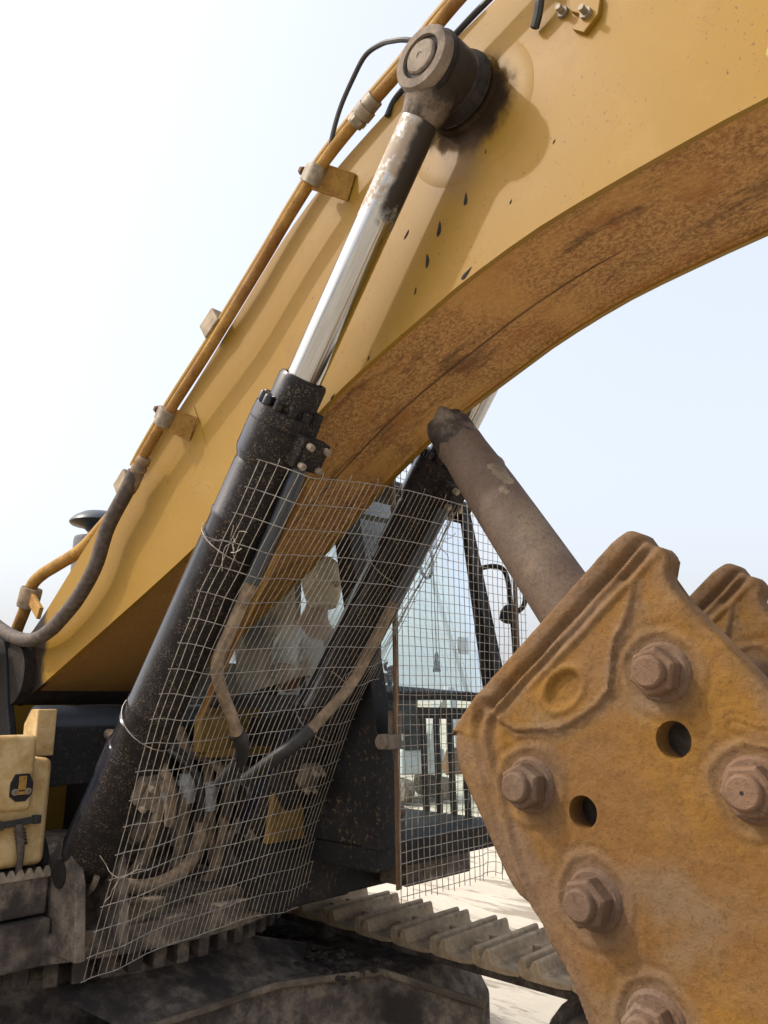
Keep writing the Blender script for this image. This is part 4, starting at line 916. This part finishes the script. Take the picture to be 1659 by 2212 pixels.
for k in range(nS):
    q = (k+.35)*LT/nS
    if q < XF-XR: x = XR+q; z = ZT - .012*math.sin(math.pi*(q % 1.4)/1.4) ; a = 0
    elif q < XF-XR+math.pi*rr_: t = (q-(XF-XR))/rr_; x = XF+rr_*math.sin(t); z = (ZT+ZB_)/2+rr_*math.cos(t); a = t
    elif q < 2*(XF-XR)+math.pi*rr_: x = XF-(q-(XF-XR)-math.pi*rr_); z = ZB_; a = math.pi
    else: t = (q-2*(XF-XR)-math.pi*rr_)/rr_; x = XR-rr_*math.sin(t); z = (ZT+ZB_)/2-rr_*math.cos(t); a = math.pi+t
    path.append((x, z, a))
first = True
for yc in (1.30, -1.30):
    for k, (x, z, a) in enumerate(path):
        Mx = Matrix.Translation((x + rng2.uniform(-.003,.003), yc + rng2.uniform(-.006,.006), z + rng2.uniform(-.002,.002))) @ Matrix.Rotation(a + rng2.uniform(-.012,.012), 4, 'Y')
        if first:
            shoe0.matrix_local = Mx; sh = shoe0; first = False; bolt0.matrix_local = Matrix.Translation((.01, -.06, .013))
        else: sh = inst(shoe0, 'track_shoe', EX, Mx)
        if yc > 0 and x > .6 and z > .7:
            for (bx_, by_) in ((.015,-.07),(.07,-.07),(.015,.05),(.07,.05)):
                if (k*3+int(by_*100)+int(bx_*90)) % 7 == 0: continue
                inst(bolt0, 'bolt', sh, Matrix.Translation((bx_+.012, by_, .012)))
for yc in (1.30, -1.30):
    m = MB(); m.prism([(-1.9,.25),(1.45,.25),(1.62,.40),(1.62,.70),(1.5,.86),(-1.5,.86),(-1.9,.55)], yc-.24, yc+.24); m.build('track_frame', M['grime'], EX, .02)
    for x in (-1.0, .75):
        m = MB(); m.lathe((x, yc-.16, .82), (0,1,0), [(0,.09),(.1,.09),(.1,.07),(.22,.07),(.22,.09),(.32,.09)], 20); m.build('carrier_roller', M['grime'], EX)
    m = MB(); m.lathe((XF, yc-.10, .53), (0,1,0), [(0,.36),(.06,.40),(.06,.43),(.14,.43),(.14,.40),(.20,.36)], 32); m.build('idler', M['grime'], EX)
    m = MB(); m.lathe((XR, yc-.10, .53), (0,1,0), [(0,.40),(.2,.40)], 32); m.build('sprocket', M['grime'], EX)
    for sy in (-.09, .09):               # chain links under the shoes
        m = MB(); m.box(((XF+XR)/2+.1, yc+sy, ZT-.055), (XF-XR+.3,.05,.085)); m.build('track_chain', M['grime'], EX, .01)
# soil heap below the front of the car body
m = MB(); n_ = 26; vs = []
for i in range(n_):
    for j in range(n_):
        x = 1.2+2.0*i/(n_-1); y = -.9+2.2*j/(n_-1); h = .42*math.exp(-((x-1.7)/.5)**2-((y-.2)/.8)**2)
        vs.append((x, y, h-.06+.05*noise.noise(Vector((x*4,y*4,0)))))
m.add(vs, [(i*n_+j,(i+1)*n_+j,(i+1)*n_+j+1,i*n_+j+1) for i in range(n_-1) for j in range(n_-1)], 0, True)
o = m.build('soil_heap', M['mud']); o['kind'] = 'structure'

# ------------------------------------------------------------------ operator in the cab
PER = empty('person', (.85, .98, 1.93))
tag(PER, 'person in grey T-shirt and tan cloth hat sitting in the excavator cab', 'person')
def skin(name, verts, edges, radii, mat, root=0, parent=PER, sub=2):
    me = bpy.data.meshes.new(name); me.from_pydata(verts, edges, []); me.materials.append(mat)
    o = bpy.data.objects.new(name, me); COL.objects.link(o); o.parent = parent
    if parent is PER: o.matrix_parent_inverse = Matrix.Translation((-.85, -.98, -1.93))
    sk = o.modifiers.new('skin', 'SKIN'); sk.use_smooth_shade = True; sk.branch_smoothing = .6
    for i, r_ in enumerate(radii):
        q = me.skin_vertices[0].data[i]; rr = r_ if isinstance(r_, tuple) else (r_, r_); q.radius = rr; q.use_root = (i == root)
    sb = o.modifiers.new('sub', 'SUBSURF'); sb.levels = 1; sb.render_levels = sub
    return o
bv = [(.78,.98,2.00),(.80,.98,2.18),(.84,.98,2.36),(.87,.98,2.47),(.90,.98,2.58),(.93,.98,2.66),(.95,.98,2.74),(.94,.98,2.82),
      (.87,.84,2.45),(.90,.765,2.40),(.93,.73,2.26),(.97,.72,2.16),(1.08,.68,2.19),(1.16,.66,2.23),
      (.87,1.12,2.45),(.90,1.195,2.40),(.93,1.24,2.26),(.97,1.25,2.16),(1.08,1.28,2.19),(1.16,1.30,2.23),
      (.82,.90,1.98),(1.05,.86,2.00),(1.28,.85,1.98),(1.32,.85,1.75),(1.34,.85,1.58),(1.44,.85,1.54),
      (.82,1.06,1.98),(1.05,1.10,2.00),(1.28,1.11,1.98),(1.32,1.11,1.75),(1.34,1.11,1.58),(1.44,1.11,1.54)]
be = [(0,1),(1,2),(2,3),(3,4),(4,5),(5,6),(6,7),(3,8),(8,9),(9,10),(10,11),(11,12),(12,13),(3,14),(14,15),(15,16),(16,17),(17,18),(18,19),(0,20),(20,21),(21,22),(22,23),(23,24),(24,25),(0,26),(26,27),(27,28),(28,29),(29,30),(30,31)]
br = [(.12,.15),(.11,.14),(.12,.155),(.09,.10),.055,.07,(.095,.078),(.085,.075),.06,.055,.047,.042,.036,.03,.06,.055,.047,.042,.036,.03,.09,.08,.06,.055,.045,.035,.09,.08,.06,.055,.045,.035]
skin('body', bv, be, br, M['skin'])
skin('shirt', [bv[i] for i in (0,1,2,3,8,9,10,14,15,16)], [(0,1),(1,2),(2,3),(3,4),(4,5),(5,6),(3,7),(7,8),(8,9)], [(.135,.165),(.13,.16),(.14,.175),(.105,.115),.078,.075,.072,.078,.075,.072], M['shirt'])
skin('trousers', [bv[i] for i in (0,20,21,22,23,24,26,27,28,29,30)], [(0,1),(1,2),(2,3),(3,4),(4,5),(0,6),(6,7),(7,8),(8,9),(9,10)], [(.13,.16),.10,.092,.075,.068,.06,.10,.092,.075,.068,.06], M['trousers'])
for s in (-1, 1):                        # hands: palm, four fingers closed on the joystick, thumb
    y = .98 + s*.325
    for k in range(4):
        z = 2.275-.020*k; skin('finger', [(1.155,y-.0,z),(1.195,y-s*-.012*0+.020*s,z+.004),(1.205,y-.012*s,z),(1.175,y-.030*s,z-.004)], [(0,1),(1,2),(2,3)], [.011,.010,.009,.008], M['skin'], sub=1)
    skin('thumb', [(1.145,y-.005*s,2.255),(1.150,y-.030*s,2.285),(1.175,y-.030*s,2.305)], [(0,1),(1,2)], [.013,.011,.009], M['skin'], sub=1)
m = MB(); m.lathe((1.065,.98,2.72), (1,0,-.1), [(-.03,.022),(0,.017),(.012,.012)], 10); o = m.build('nose', M['skin'], PER); o.matrix_parent_inverse = Matrix.Translation((-.85,-.98,-1.93))
for s in (-1, 1):
    m = MB(); m.lathe((1.028,.98+s*.034,2.755), (1,0,0), [(-.008,.008),(0,.012),(.008,.009),(.012,.003)], 10); o = m.build('eye', M['eye'], PER); o.matrix_parent_inverse = Matrix.Translation((-.85,-.98,-1.93))
    m = MB(); m.lathe((.945,.98+s*.078,2.735), (0,s,0), [(-.01,.022),(.004,.03),(.012,.026),(.014,.01)], 12); o = m.build('ear', M['skin'], PER); o.matrix_parent_inverse = Matrix.Translation((-.85,-.98,-1.93))
m = MB(); m.lathe((.94,.98,2.765), (-.12,0,1), [(-.17,.072),(-.12,.096),(-.04,.112),(.03,.113),(.08,.099),(.11,.07),(.125,.03)], 24); o = m.build('cloth_hat', M['cloth'], PER); o.matrix_parent_inverse = Matrix.Translation((-.85,-.98,-1.93))

# ------------------------------------------------------------------ small excavator far behind, seen through the cab glass
ME = empty('small_excavator', (-7.85, 11.9, 0)); ME.scale = (.8, .8, .8); ME.rotation_euler = (0, 0, R(-25))
tag(ME, 'small distant excavator seen faintly through the cab windscreen', 'excavator')
for s in (-1, 1):
    m = MB(); m.prism([(-1.0,.05),(-.8,-.02),(.8,-.02),(1.0,.05),(1.1,.28),(1.0,.48),(.8,.55),(-.8,.55),(-1.0,.48),(-1.1,.28)], s*.6-.15, s*.6+.15); m.build('track', M['grime'], ME, .03)
m = MB(); m.box((-.2,0,.98), (1.7,1.3,.66)); m.build('body', M['pale'], ME, .06, 3)
m = MB(); m.prism([(-.1,1.3),(.75,1.3),(.72,1.9),(.55,2.3),(-.1,2.3)], -.6, -.02); m.build('cab', M['frame'], ME, .05)
m = MB(); m.prism([(.02,1.55),(.66,1.55),(.62,1.9),(.48,2.2),(.02,2.2)], -.615, -.601); m.build('pane', M['glassd'], ME)
m = MB(); m.prism([(.4,1.0),(.7,1.0),(1.1,2.2),(1.9,2.75),(1.8,2.95),(.95,2.45)], .1, .35); m.build('boom', M['pale'], ME, .02)
m = MB(); m.prism([(1.7,3.0),(1.95,2.95),(2.35,1.4),(2.2,1.35)], .12, .33); m.build('stick', M['pale'], ME, .02)
m = MB(); m.prism([(2.15,1.4),(2.45,1.45),(2.5,1.0),(2.1,.75),(1.75,.95),(1.95,1.15)], -.05, .5); m.build('bucket', M['rustdark'], ME, .02)
